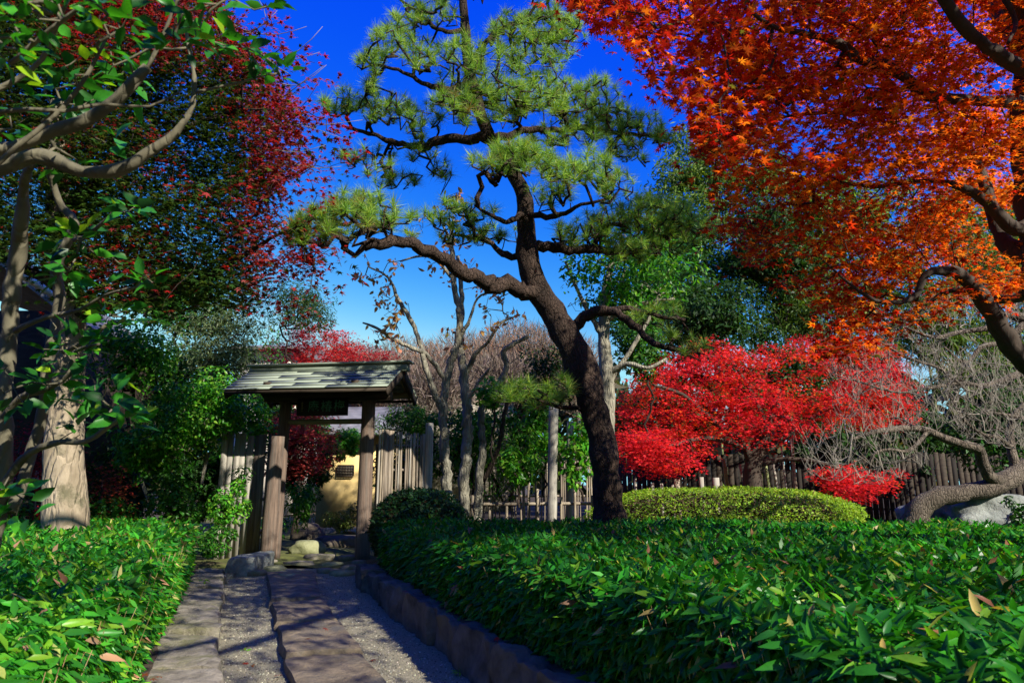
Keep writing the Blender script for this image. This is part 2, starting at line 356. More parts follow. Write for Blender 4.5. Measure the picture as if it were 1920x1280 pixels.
# ------------------------------------------------------------------ branching: join every target to the nearest point of the tree so far
def grow(skel, targets, jit=0.12, seg=0.15, rt=0.004, expo=0.45, bias=None, rmax=None, rng=R0, sag=0.0):
    """skel: (k,4) nodes; returns list of (m,4) paths"""
    sk = np.asarray(skel, float); tg = np.asarray(targets, float)
    cap = len(sk)+len(tg)*14+10
    pts = np.zeros((cap, 3)); pts[:len(sk)] = sk[:, :3]; n = len(sk); par = -np.ones(cap, int); lim = np.full(cap, 9.0); lim[:n] = sk[:, 3]*0.75
    d0 = np.array([np.min(np.linalg.norm(sk[:, :3]-t, axis=1)) for t in tg]); order = np.argsort(d0)
    chains = []
    for ti in order:
        t = tg[ti]; d = np.linalg.norm(pts[:n]-t, axis=1)
        if bias is not None: d = d+bias(pts[:n], t)
        a = int(np.argmin(d)); A = pts[a].copy(); L = np.linalg.norm(t-A); k = int(np.clip(round(L/seg), 1, 12)); ids = [a]
        prev = a
        perp = rng.normal(size=3)*jit*L*0.4
        for j in range(1, k+1):
            f = j/k; q = A+(t-A)*f
            if j < k: q = q+rng.normal(size=3)*jit*seg*1.6+perp*math.sin(math.pi*f)-np.array([0, 0, sag*math.sin(math.pi*f)*L])
            pts[n] = q; par[n] = prev; prev = n; ids.append(n); n += 1
            if n >= cap-14: break
        chains.append(ids)
        if n >= cap-14: break
    cnt = np.zeros(n)
    for ids in chains:
        i = ids[-1]
        while i >= 0: cnt[i] += 1; i = par[i]
    r = rt*np.maximum(cnt, 1)**expo
    if rmax: r = np.minimum(r, rmax)
    out = []
    for ids in chains:
        rr = r[ids].copy(); rr[0] = min(rr[1]*1.15, lim[ids[0]]) if len(ids) > 1 else rr[0]
        out.append(np.column_stack([pts[ids], rr]))
    return out
def twigs(parent, name, paths, m, sides=4, thick=None, kind='stuff'):
    g = Geo()
    for p in paths: tube(g, p, 6 if p[:, 3].max() > 0.012 else sides, cap=False)
    return build(name, g, m, parent, smooth=True, kind=kind)

# ================================================================== GROUND
def gridmesh(x0, x1, y0, y1, nx, ny, hf):
    X, Y = np.meshgrid(np.linspace(x0, x1, nx), np.linspace(y0, y1, ny)); Z = hf(X, Y)
    V = np.stack([X, Y, Z], -1).reshape(-1, 3); i = np.arange(ny-1)[:, None]*nx; j = np.arange(nx-1)[None]
    return V, np.stack([i+j, i+j+1, i+nx+j+1, i+nx+j], -1).reshape(-1, 4)
def gzv(Y): return np.clip(0.024*(Y-4.5), 0, 0.15)
# edges of the path in plan: x as a function of Y
LWALL_IN = np.array([G(420, 1280, .2)+[0.55, -1.4, 0], G(420, 1280, .2), G(415, 1231, .2), G(412, 1181, .2), G(415, 1128, .2), G(424, 1087, .2), G(421, 1061, .2)])
LWALL_OUT = np.array([G(262, 1267, .2)+[0.5, -1.3, 0], G(262, 1267, .2), G(290, 1208, .2), G(318, 1156, .2), G(340, 1112, .2), G(360, 1072, .2), G(372, 1049, .2)])
RWALL_IN = np.array([G(876, 1280, .0)+[1.2, -2.7, 0], G(876, 1280, .0), G(813, 1217, .02), G(755, 1172, .03), G(701, 1132, .06), G(663, 1094, .1)])
RWALL_OUT = np.array([G(1091, 1267, .32)+[1.0, -2.5, 0], G(1091, 1267, .32), G(1001, 1222, .32), G(840, 1137, .32), G(770, 1095, .32), G(706, 1056, .32)])
def xat(E, Y):
    o = np.argsort(E[:, 1]); return np.interp(Y, E[o, 1], E[o, 0])
def xlin(E, Y):
    E = E[np.argsort(E[:, 1])]; y = np.asarray(Y, float); r = np.interp(y, E[:, 1], E[:, 0])
    s0 = (E[1, 0]-E[0, 0])/(E[1, 1]-E[0, 1]); return np.where(y < E[0, 1], E[0, 0]+(y-E[0, 1])*s0, r)

g = Geo(); V, Q = gridmesh(-220, 220, -60, 420, 45, 49, lambda X, Y: np.zeros_like(X)-0.06); g.add(V, Q)
tag(build('ground', g, M['soil']), kind='structure')
g = Geo(); V, Q = gridmesh(-4.2, 4.4, -3, 9.6, 44, 60, lambda X, Y: gzv(Y)+0.004); g.add(V, Q)
tag(build('gravel_path', g, M['gravel']), kind='structure')
g = Geo(); V, Q = gridmesh(-9.5, -.9, 9.6, 24, 60, 90, lambda X, Y: 0.125+0.03*np.sin(X*3.1+1)*np.cos(Y*2.3)+0.02*np.sin(X*7+Y*5)); g.add(V, Q)
moss = tag(build('mossy_ground', g, M['moss'], smooth=True), kind='structure')
# raised beds left and right of the path, gently uneven
def hz(X, Y): return .012*np.sin(X*2.1+.5)*np.cos(Y*1.7)+.01*np.sin(X*5+Y*3)
def bed(name, E, sgn, z, off, y1, far):
    g = Geo(); ys = np.concatenate([np.linspace(-3, 9.3, 42), np.linspace(9.6, y1, 12)]) if y1 > 9.3 else np.linspace(-3, 9.3, 42); V = []; fr = np.array([0, .02, .06, .12, .2, .3, .45, .7, 1])
    for y in ys:
        xe = float(xlin(E, y)) if y <= 9.3 else float(xlin(E, 9.3))+(-.95-float(xlin(E, 9.3)))*min(1, (y-9.3)/1.6); xe += off
        V.append([xe, y, -.1])
        for f in fr: x = xe+(far-xe)*f; V.append([x, y, z+hz(x, y)])
    m = len(fr)+1; i = np.arange(len(ys)-1)[:, None]*m; jj = np.arange(m-1)[None]
    g.add(V, np.stack([i+jj, i+jj+1, i+m+jj+1, i+m+jj], -1).reshape(-1, 4)); tag(build(name, g, M['soil'], smooth=False), kind='structure')
bed('left_bed', LWALL_OUT, -1, .18, .04, 9.3, -40); bed('right_bed', RWALL_OUT, 1, .29, -.04, 60, 60)

def rough_block(g, corners, z0, z1, jit=0.02, div=3, lump=0.02, seed=0):
    """a stone block from a 4-corner plan quad with bevelled uneven faces"""
    c = np.array(corners, float)[:, :2]; n = div+1; V = []; idx = {}
    zt = z1 if hasattr(z1, '__len__') else [z1]*4
    def pt(u, v, w_):
        p = (c[0]*(1-u)+c[1]*u)*(1-v)+(c[3]*(1-u)+c[2]*u)*v
        zz = (zt[0]*(1-u)+zt[1]*u)*(1-v)+(zt[3]*(1-u)+zt[2]*u)*v
        z = z0+(zz-z0)*w_; cen = c.mean(0)
        e = (u in (0, 1))+(v in (0, 1))
        if w_ == 1 and e: p = p+(cen-p)*(0.02*e/ max(np.linalg.norm(cen-p), .1)); z -= 0.008*e
        q = Vector((p[0]*3+seed, p[1]*3, z*3)); d = mnoise.noise_vector(q)*lump+mnoise.noise_vector(q*3.7)*lump*.6+mnoise.noise_vector(q*9)*lump*.35
        return [p[0]+d[0], p[1]+d[1], z+d[2]*(.7 if w_ == 1 else .5)]
    us = np.linspace(0, 1, div*2+1); ws = np.linspace(0, 1, 4)
    faces = []
    def grid(fn, A, B):
        b0 = len(V)
        for a in A:
            for b in B: V.append(fn(a, b))
        nb = len(B)
        for i in range(len(A)-1):
            for j in range(nb-1): faces.append([b0+i*nb+j, b0+i*nb+j+1, b0+(i+1)*nb+j+1, b0+(i+1)*nb+j])
    grid(lambda a, b: pt(b, a, 1), us, us)
    grid(lambda a, b: pt(b, 0, a), ws, us); grid(lambda a, b: pt(1-b, 1, a), ws, us)
    grid(lambda a, b: pt(1, b, a), ws, us); grid(lambda a, b: pt(0, 1-b, a), ws, us)
    g.add(V, np.array(faces))
def wall_from(name, Ein, Eout, ys, zt, m, label, stone_label=None, seed=0):
    root = empty(name, (float(xlin(Ein, ys[1])), ys[1], 0), label, 'stone kerb')
    for i in range(len(ys)-1):
        a, b = ys[i]+.008, ys[i+1]-.008; g = Geo(); dz = R0.uniform(-.02, .02); dx = R0.uniform(-.02, .02)*(1 if seed < 20 else 2.2)
        xi = lambda y: float(xlin(Ein, y))+dx; xo = lambda y: float(xlin(Eout, y))
        rough_block(g, [(xi(a), a), (xo(a), a), (xo(b), b), (xi(b), b)], -.05, zt+dz, lump=.032 if seed < 20 else .055, div=5, seed=seed+i*5)
        build('kerb_stone', g, m, root, smooth=True)
    return root
wall_from('stone_kerb', LWALL_IN, LWALL_OUT, [1.6, 2.7, 3.55, 4.35, 5.3, 6.3, 7.4, 8.35, 9.1], .20, M['stone'], 'low kerb of wide weathered grey stones beside the left bamboo grass bed', seed=3)
wall_from('stone_kerb', RWALL_IN, RWALL_OUT, [1.4, 2.3, 3.1, 3.75, 4.35, 5.05, 5.6, 6.4, 7.1, 7.8, 8.6], .315, M['stone_dark'], 'taller kerb of dark rusty stones holding the right bamboo grass bed', seed=40)

def rock(name, loc, rx, ry, rz, m, label, cat, seed=0, sub=3, lump=.28, flat=.0, parent=None, group=None, rot=0):
    import bmesh
    bm = bmesh.new(); bmesh.ops.create_icosphere(bm, subdivisions=sub, radius=1)
    for v in bm.verts:
        q = v.co.copy(); k = 1+lump*mnoise.noise(q*1.3+Vector((seed, 0, 0)))+lump*.5*mnoise.noise(q*3.1+Vector((seed, 3, 0)))+lump*.2*mnoise.noise(q*8+Vector((seed, 3, 0)))
        z = q.z*k
        if flat and z > 1-flat: z = 1-flat+(z-1+flat)*.15
        x, y = q.x*k*rx, q.y*k*ry
        v.co = (x*math.cos(rot)-y*math.sin(rot), x*math.sin(rot)+y*math.cos(rot), z*rz)
    me = bpy.data.meshes.new(name); bm.to_mesh(me); bm.free()
    for p in me.polygons: p.use_smooth = True
    o = link(name, me, m, parent, loc)
    return tag(o, label, cat, group)
# block that ends the left kerb
g = Geo(); a, b, c, d = G(424, 1082, .12), G(472, 1077, .12), G(478, 1040, .22), G(415, 1047, .22)
d[:2] = d[:2]
g2 = Geo(); rough_block(g2, [(a[0], a[1]), (b[0], b[1]), (b[0]+.0, b[1]+.8), (a[0]-.1, a[1]+.8)], -.02, .33, lump=.045, seed=77)
o = build('end_stone', g2, M['boulder'], smooth=True); tag(o, 'squared blue grey stone block at the far end of the left kerb', 'stone block')
# flagstones of the path
path = empty('flagstone_walk', (-1.5, 5, 0), 'walk of big brown flagstones laid end to end up the gravel', 'flagstone path')
sl_px = [((549, 1280), (737, 1280), (683, 1215), (532, 1226), .075), ((532, 1224), (683, 1213), (636, 1158), (518, 1164), .10),
         ((518, 1163), (636, 1157), (607, 1116), (506, 1122), .125), ((506, 1121), (605, 1114), (589, 1066), (500, 1069), .16)]
for i, (a, b, c, d, z) in enumerate(sl_px):
    q = [G(*p, z) for p in (a, b, c, d)]
    if i == 0:
        e0 = q[0]-(q[3]-q[0])*1.6; e1 = q[1]-(q[2]-q[1])*1.6
        g = Geo(); rough_block(g, [p[:2] for p in (e0+(e0-q[0])*.9, e1+(e1-q[1])*.9, e1, e0)], -.03, z-.03, lump=.02, seed=9.3); build('flagstone', g, M['slab'], path, smooth=True)
        q[0], q[1] = e0, e1
        q[2] = q[2]; 
    cen = np.mean([p[:2] for p in q], 0)
    g = Geo(); rough_block(g, [p[:2]+(cen-p[:2])*.012 for p in q], -.03, z, lump=.026, div=4, seed=i*7.7); build('flagstone', g, M['slab'], path, smooth=True)
# flat stones in front of and under the gate
gs = empty('gate_paving', (-2.9, 9.8, .1), 'patchwork of low uneven stones at the foot of the gate', 'paving stones')
pav = [(515, 1062, 42, 11), (562, 1053, 50, 9), (498, 1050, 36, 8), (622, 1055, 38, 9), (655, 1060, 30, 8), (610, 1066, 26, 8), (640, 1070, 34, 8), (600, 1040, 60, 8), (650, 1042, 36, 8), (543, 1076, 34, 8), (480, 1070, 28, 8), (672, 1051, 22, 6), (572, 1030, 40, 6)]
for i, (px, py, wx, wy) in enumerate(pav):
    c = G(px, py, .16); 
    rock('paving_stone', tuple(c-np.array([0, 0, .04])-np.array(gs.location)), wx*.0078*.55, wx*.0078*.42+.05, .085, M['stone'] if i % 3 else M['moss_stone'], None, None, seed=i*3.1, sub=2, flat=.45, parent=gs, rot=i*.8)
c = G(571, 1037, .15); rock('mossy_stone', tuple(c+[0, .15, .06]), .27, .22, .15, M['moss_stone'], 'rounded pale mossy stone beside the left gate post', 'stone', seed=5, sub=3, flat=.15)
c = G(568, 1012, .15); rock('garden_stone', tuple(c+[0, .3, .05]), .34, .3, .25, M['stone_dark'], 'dark rounded stone in shade beyond the gate', 'stone', seed=8, sub=3)
c = G(628, 1024, .15); rock('step_stone', tuple(c+[0, .25, .02]), .5, .38, .19, M['stone_dark'], 'broad dark stepping stone framed by the gate posts', 'stone', seed=12, sub=3, flat=.25)
c = G(640, 998, .15); rock('step_stone', tuple(c+[0, .3, .0]), .62, .5, .13, M['stone'], 'flat grey stepping stone beyond the darker one inside the gate', 'stone', seed=15, sub=3, flat=.35)
# loose grains on the gravel near the camera
n = 11000; Y = 3.6+R0.random(n)**1.5*5.4; xl = xlin(LWALL_IN, Y); xr = xlin(RWALL_IN, Y); X = xl+(xr-xl)*R0.random(n)
pos = np.stack([X, Y, gzv(Y)+.006], 1); tet = (np.array([[-.5, -.4, -.3], [.5, -.4, -.3], [0, .6, -.3], [0, 0, .4]], float), [np.array([[0, 1, 3], [1, 2, 3], [2, 0, 3]])])
g = Geo(); stamp(g, tet, pos, frames(R0.normal(size=(n, 3))*.4+[0, 0, 1], R0.normal(size=(n, 3))), R0.uniform(.006, .017, n), pal(n, [(.20, .185, .13), (.42, .39, .28), (.10, .09, .065)]))
tag(build('gravel_grains', g, M['grain']), kind='stuff')

# ================================================================== GATE
GX, GY, GZ = -2.93, 10.75, .15
gate = empty('garden_gate', (GX, GY, GZ), 'roofed wooden tea garden gate with green copper roof and two log posts', 'gate', rz=rad(-9), local=True)
def gpart(name, m, g, smooth=False, label=None, parent=gate): return build(name, g, m, parent, smooth=smooth, label=label)
def logp(g, p0, p1, r0, r1, lump=.04, sides=14, n=14):
    p0 = np.array(p0, float); p1 = np.array(p1, float); t = np.linspace(0, 1, n)[:, None]
    tube(g, np.column_stack([p0+(p1-p0)*t, r0+(r1-r0)*t[:, 0]]), sides, lump)
for x, r0, ln in ((-.70, .10, .02), (.70, .115, 0)):
    g = Geo(); logp(g, (x-ln, 0, -.1), (x+ln, 0, 2.36), r0, r0-.012); gpart('post', M['wood_brown'], g, True)
g = Geo(); logp(g, (-.655, -.31, -.1), (-.625, -.28, 1.80), .115, .10, .08); gpart('support_post', M['wood_brown'], g, True, 'shorter weathered log with a rounded top in front of the left post')
g = Geo(); logp(g, (.86, .30, -.1), (.82, .26, 1.7), .08, .07); gpart('support_post', M['wood_brown'], g, True, 'thin rear log half hidden behind the right post')
g = Geo(); box(g, -1.02, 1.06, -.075, .075, 2.36, 2.50, .004); gpart('beam', M['wood_dark'], g)
g = Geo(); logp(g, (-.66, 0, 2.04), (.66, 0, 2.04), .042, .042, 0); gpart('tie_rail', M['wood_pole'], g, True)
RZ, EZ, HD = 2.86, 2.46, .74      # ridge and eave height, half depth
for s in (-1, 1):
    g = Geo(); logp(g, (-1.22, s*.50, EZ+.04), (1.17, s*.50, EZ+.04), .05, .045, .02); gpart('purlin', M['wood_pole'], g, True)
g = Geo(); logp(g, (-1.2, 0, RZ-.14), (1.2, 0, RZ-.14), .05, .05, .02); gpart('ridge_pole', M['wood_dark'], g, True)
for x in (-.70, .70):
    g = Geo(); box(g, x-.05, x+.05, -.62, .62, 2.502, 2.60); gpart('cross_arm', M['wood_dark'], g)
    g = Geo(); logp(g, (x, 0, 2.60), (x, 0, RZ-.16), .04, .04, 0); gpart('strut', M['wood_dark'], g, True)
sl_ = math.hypot(HD, RZ-EZ)
for s in (-1, 1):
    dirv = np.array([0, s*HD, EZ-RZ])/sl_; nv = np.array([0, s*(RZ-EZ), HD])/sl_
    for i in range(9):                                                      # round rafters under the boards
        x = -1.14+i*(2.28/8); g = Geo(); a = np.array([x, 0, RZ])-nv*.045+dirv*.03; b = a+dirv*(sl_-.08); logp(g, a, b, .021, .021, 0, 8, 3); gpart('rafter', M['wood_pole'], g, True)
    nC = 7
    for k in range(nC):                                                     # copper courses, each lapping the one below
        t0 = sl_*k/nC; t1 = sl_*(k+1)/nC+.02; lift0 = 0.004; lift1 = 0.019
        for j in range(3):
            xs = [-1.32, -.45+R0.uniform(-.2, .2), .45+R0.uniform(-.2, .2), 1.26]
            sh_ = [0, .28, -.2, .12, -.3, .2, -.1][k]; ed = [-1.32, -.46+sh_, .40+sh_, 1.26]; x0, x1 = ed[j]+.001, ed[j+1]-.001
            a = dirv*t0+nv*lift0; b = dirv*t1+nv*lift1; T = np.array([0, 0, RZ]); th = nv*.010; dl = R0.uniform(0, .003)*nv
            V = [T+a+dl+[x0, 0, 0], T+b+dl+[x0, 0, 0], T+b+dl+[x1, 0, 0], T+a+dl+[x1, 0, 0]]; V = np.array(V); V = np.concatenate([V, V+th]); g = Geo(); g.add(V, BOXF); gpart('roof_sheet', M['copper'], g)
    for x in (-1.295, 1.235):                                                # bargeboards
        a = np.array([x, 0, RZ-.005]); b = a+dirv*(sl_+.01); g = Geo(); V = []
        for q in (a, b):
            for dx in (-.018, .018):
                for dn in (-.12, -.004): V.append(q+[dx, 0, 0]+nv*dn)
        V = np.array(V)[[0, 2, 6, 4, 1, 3, 7, 5]]; g.add(V, BOXF); gpart('bargeboard', M['wood_dark'], g)
    g = Geo(); a = np.array([0, 0, RZ])+dirv*(sl_+.012); box(g, -1.30, 1.24, a[1]-.014, a[1]+.014, a[2]-.05, a[2]-.006); gpart('eave_board', M['wood_dark'], g)
g = Geo(); V = []                                                            # ridge box, sloping cheeks and a cap
for x in (-1.30, 1.32):
    V += [[x, -.115, RZ-.045], [x, .115, RZ-.045], [x, .075, RZ+.075], [x, -.075, RZ+.075]]
V = np.array(V); g.add(V, [[0, 1, 2, 3][::-1], [4, 5, 6, 7], [0, 1, 5, 4], [1, 2, 6, 5], [2, 3, 7, 6], [3, 0, 4, 7]]); gpart('ridge_box', M['copper'], g)
g = Geo(); box(g, -1.33, 1.38, -.125, .125, RZ+.077, RZ+.105); gpart('ridge_cap', M['copper'], g)
g = Geo(); box(g, -.44, .40, -.105, -.078, 2.125, 2.395); sb = gpart('sign_board', M['board_black'], g)
def text(s, x, z, size, m, parent=sb, bold=.001):
    cu = bpy.data.curves.new('lettering', 'FONT'); cu.body = s; cu.size = size; cu.align_x = 'CENTER'; cu.align_y = 'CENTER'; cu.extrude = .002; cu.offset = bold
    cu.resolution_u = 3; cu.materials.append(m)
    tmp = bpy.data.objects.new('tmp', cu); C.objects.link(tmp); bpy.context.view_layer.update()
    me = bpy.data.meshes.new_from_object(tmp.evaluated_get(bpy.context.evaluated_depsgraph_get())); bpy.data.objects.remove(tmp); bpy.data.curves.remove(cu)
    o = bpy.data.objects.new('lettering', me); C.objects.link(o); o.parent = parent; o.location = (x, -.112, z); o.rotation_euler = (math.pi/2, 0, 0)
    if not me.materials: me.materials.append(m)
    return o
text('庵', -.16, 2.262, .19, M['verdigris']); text('椿', .055, 2.262, .19, M['verdigris']); text('梅', .265, 2.262, .19, M['verdigris'])
g = Geo()
for (x0, z0, x1, z1, wd) in ((-.35, 2.35, -.352, 2.30, .006), (-.375, 2.325, -.325, 2.327, .006), (-.37, 2.305, -.34, 2.30, .006), (-.352, 2.30, -.347, 2.255, .006), (-.365, 2.28, -.338, 2.278, .005), (-.362, 2.26, -.335, 2.257, .005), (-.362, 2.26, -.36, 2.235, .005), (-.337, 2.257, -.337, 2.235, .005), (-.36, 2.235, -.337, 2.233, .005), (-.352, 2.215, -.346, 2.20, .007)):
    a = np.array([x0, -.1095, z0]); b = np.array([x1, -.1095, z1]); d = unit(b-a); p = np.array([d[2], 0, -d[0]])*wd
    g.add([a-p, b-p*.6, b+p*.6, a+p], [[0, 1, 2, 3]])
build('signature', g, M['gold'], sb)

def fence(name, X0, Y0, X1, Y1, zb, zt0, zt1, label, wds, m, rails, gap, posts, cat='fence', group=None, lean=.01, pname='bamboo_slat', flat=False, railm=None, zj=.02, yback=.045):
    root = empty(name, (X0, Y0, zb), label, cat, group)
    L = math.hypot(X1-X0, Y1-Y0); ex = np.array([(X1-X0)/L, (Y1-Y0)/L, 0]); ey = np.array([-ex[1], ex[0], 0]); t = 0.0; O = np.array([X0, Y0, 0])
    while t < L:
        wd = R0.choice(wds)*R0.uniform(.85, 1.15); f = t/L; z1 = zt0+(zt1-zt0)*f+R0.uniform(-zj, zj); dx = R0.normal()*lean
        a = O+ex*(t+wd/2)+ey*R0.uniform(-.006, .006); g = Geo()
        if flat or wd > .05:
            h = wd/2; V = []
            for z, d_ in ((zb-.05, 0), (z1, dx)):
                for s1, s2 in ((-1, -1), (-1, 1), (1, 1), (1, -1)): V.append(a+ex*(s1*h+d_)+ey*(s2*.009+R0.uniform(-.003, .003))+[0, 0, z])
            g.add(V, BOXF)
        else:
            b = a+ex*dx; zz = np.linspace(zb-.05, z1, 6); pts = np.array([[*(a+(b-a)*((z-zb)/(z1-zb)))[:2], z, wd/2*(.86+.14*((k*7) % 3 == 0))] for k, z in enumerate(zz)]); tube(g, pts, 7, 0)
        build(pname, g, m[int(R0.integers(len(m)))], root, smooth=not flat and wd <= .05)
        t += wd+(R0.choice(gap))
    for z in rails:
        g = Geo(); f = np.linspace(0, 1, 5)[:, None]; p = O+ex*(L*f)+ey*yback+[0, 0, z]; tube(g, np.column_stack([p, np.full(5, .022)]), 8, 0); build('rail', g, railm or m[0], root, smooth=True)
    for (tt, r, z) in posts:
        a = O+ex*tt+ey*.0; g = Geo(); tube(g, np.column_stack([np.repeat([a[:2]], 8, 0), np.linspace(zb-.1, z, 8), np.full(8, r)]), 12, .03); build('post', g, M['wood_grey'], root, smooth=True)
    return root
c9, s9 = math.cos(rad(-9)), math.sin(rad(-9))
def gw(x, y): return GX+x*c9-y*s9, GY+x*s9+y*c9
x0, y0 = gw(.84, .10); e = P(797, 900, 11.0)
fence('slat_fence', x0, y0, e[0], e[1], .28, 2.06, 2.0, 'upright grey bamboo slat fence between the right gate post and a pale log', [.022, .026, .03, .034, .022, .04, .055], [M['bamboo_old'], M['bamboo_dry'], M['bamboo_old'], M['wood_grey']], (.95, 1.45, 1.82), [.001, .001, .002, .002, .028], [])
o = None
g = Geo(); a = P(803, 900, 11.0); tube(g, np.column_stack([np.repeat([a[:2]], 12, 0), np.linspace(.2, 2.19, 12), np.linspace(.068, .062, 12)]), 14, .04)
o = build('pale_log_post', g, M['wood_grey'], smooth=True); tag(o, 'pale round log post closing the right end of the bamboo slat fence', 'post')
x0, y0 = gw(-1.66, .06); x1, y1 = gw(-.79, .04)
fence('board_fence', x0, y0, x1, y1, .15, 2.02, 1.98, 'weathered board fence joining the left gate post to the shrubs', [.04, .05, .09, .10, .11], [M['bamboo_old'], M['wood_brown'], M['wood_grey'], M['bamboo_old']], (.5, 1.0, 1.72), [.002, .006, .022], [(-.05, .055, 2.1)], pname='board')

# low bamboo rail fence behind the bare trees
bf = empty('bamboo_rail_fence', (P(900, 950, 12.5)[0], 12.5, .3), 'low bamboo rail fence lashed to short posts behind the bare trees', 'fence')
a = P(880, 945, 12.5); b = P(1165, 943, 12.7)
g = Geo(); f = np.linspace(0, 1, 9)[:, None]; tube(g, np.column_stack([a+(b-a)*f, np.full(9, .03)]), 9, 0); build('rail', g, M['bamboo_dry'], bf, smooth=True)
for px in (886, 918, 950, 982, 1008, 1052, 1078, 1110, 1140):
    q = P(px, 945, 12.56); g = Geo(); tube(g, np.column_stack([np.repeat([q[:2]], 6, 0), np.linspace(.2, q[2]+R0.uniform(.1, .4), 6), np.full(6, .025)]), 8, 0); build('post', g, M['bamboo_dry'], bf, smooth=True)
# thin bamboo screen further back
e0 = P(900, 930, 13.6); e1 = P(1150, 930, 13.9)
fence('bamboo_screen', e0[0], e0[1], e1[0], e1[1], .25, 1.75, 1.9, 'pale thin bamboo screen behind the low rail fence', [.03, .036, .028], [M['bamboo_dry'], M['bamboo_old'], M['bamboo_dry']], (1.0,), [.01, .03, .08], [], zj=.2, lean=.03)
# grey logs standing among the shrubs
for px, py, Y, r, lab in ((1038, 762, 12.0, .085, 'tall grey cut log standing left of the pine trunk'), (1070, 790, 13.0, .07, 'second grey log just behind and right of the tall cut log')):
    g = Geo(); a = P(px, py, Y); tube(g, np.column_stack([np.linspace(a[0]-.07, a[0], 14), np.full(14, Y), np.linspace(.2, a[2], 14), np.full(14, r)]), 14, .05); o = build('log_post', g, M['wood_grey'], smooth=True); tag(o, lab, 'post')
# short stake tops behind the clipped round hedge
for px, py, wp, lab in ((1191, 897, 5, 'thinnest pale stake, nearest the pine trunk behind the round hedge'), (1223, 905, 6, 'slim stake second from the pine behind the round hedge'), (1240, 906, 6, 'slim stake third from the pine behind the round hedge'), (1261, 908, 5, 'shortest slim stake beside the wide brown stump'),
                     (1269, 898, 11, 'brown cut stump with flat top behind the round hedge'), (1315, 894, 8, 'grey stake between the brown stump and the white one'), (1342, 895, 12, 'thick whitish cut post nearest the red maple trunk')):
    a = P(px, py, 14.2); g = Geo(); r = wp*.5*14/F; tube(g, np.column_stack([np.repeat([a[:2]], 5, 0), np.linspace(.2, a[2], 5), np.full(5, r)]), 10, .03); o = build('stake', g, M['wood_grey'] if wp != 11 else M['bamboo_dry'], smooth=True); tag(o, lab, 'stake', 'cut stakes behind the clipped hedge')
# dark board fence at the back right
e0 = P(1130, 900, 19.5); e1 = P(2000, 900, 17.0)
fence('dark_board_fence', e0[0], e0[1], e1[0], e1[1], .2, 2.0, 2.0, 'long dark board fence behind the red maple and azalea hedge', [.11, .12, .13], [M['wood_black'], M['wood_black'], M['wood_dark']], (.6, 1.7), [.01, .015], [], pname='board', flat=True, zj=.03, lean=.006, railm=M['wood_black'])

# ================================================================== BUILDINGS
def walls(g, x0, x1, y0, y1, z0, z1): box(g, x0, x1, y0, y1, z0, z1)
# ochre tea house beyond the gate
th = empty('tea_house', (-4.0, 17.2, .1), 'tea house with ochre plaster wall and small lattice window seen through the gate', 'building')
g = Geo(); box(g, -4.75, -3.3, 17.0, 20.5, 0, 2.5); build('wall', g, M['plaster_y'], th)
q0 = P(634, 872, 16.97); q1 = P(663, 892, 16.97)
g = Geo(); box(g, q0[0], q1[0], 16.955, 16.985, q1[2], q0[2]); wn_ = build('window', g, M['plaster_c'], th)
for k in range(7):
    x = q0[0]+(q1[0]-q0[0])*k/6; g = Geo(); box(g, x-.012, x+.012, 16.93, 16.953, q1[2], q0[2]); build('lattice_bar', g, M['wood_dark'], wn_)
for k in range(5):
    z = q1[2]+(q0[2]-q1[2])*k/4; g = Geo(); box(g, q0[0], q1[0], 16.915, 16.929, z-.012, z+.012); build('lattice_bar', g, M['wood_dark'], wn_)
g = Geo(); g.add([[-5.0, 16.5, 2.45], [-3.0, 16.5, 2.45], [-3.0, 18.8, 3.3], [-5.0, 18.8, 3.3], [-5.0, 21.3, 2.45], [-3.0, 21.3, 2.45], [-5.0, 16.5, 2.38], [-3.0, 16.5, 2.38], [-5.0, 21.3, 2.38], [-3.0, 21.3, 2.38]],
          [[[0, 1, 2, 3], [3, 2, 5, 4], [6, 7, 1, 0], [8, 9, 7, 6], [4, 5, 9, 8]]]); g.add([[-5.0, 16.5, 2.45], [-5.0, 18.8, 3.3], [-5.0, 21.3, 2.45], [-3.0, 16.5, 2.45], [-3.0, 21.3, 2.45], [-3.0, 18.8, 3.3]], [[[0, 1, 2], [3, 4, 5]]]); build('roof', g, M['tile_roof'], th)
# cream house far back left
ch = empty('cream_house', (-12, 27, 0), 'cream plastered house wall showing through the shrubs left of the gate roof', 'building')
a = P(380, 640, 27); b = P(640, 600, 27)
g = Geo(); box(g, -10.9, -8.9, 27, 33, 0, 6.6); build('wall', g, M['plaster_c'], ch)
for k in range(1):
    x = -10.4; g = Geo(); box(g, x, x+.9, 26.96, 26.995, 4.4, 5.5); f_ = build('window', g, M['wood_dark'], ch); g = Geo(); box(g, x+.07, x+.83, 26.945, 26.958, 4.47, 5.43); build('pane', g, M['glass'], f_)
g = Geo(); x1 = -8.5; g.add([[-11.3, 26.4, 6.5], [x1, 26.4, 6.5], [x1, 30, 7.3], [-11.3, 30, 7.3], [-11.3, 33.6, 6.5], [x1, 33.6, 6.5]], [[[0, 1, 2, 3], [3, 2, 5, 4], [0, 4, 5, 1]]]); g.add([[x1, 26.4, 6.5], [x1, 33.6, 6.5], [x1, 30, 7.3], [-11.3, 26.4, 6.5], [-11.3, 30, 7.3], [-11.3, 33.6, 6.5]], [[[0, 1, 2], [3, 4, 5]]]); build('roof', g, M['tile_roof'], ch)
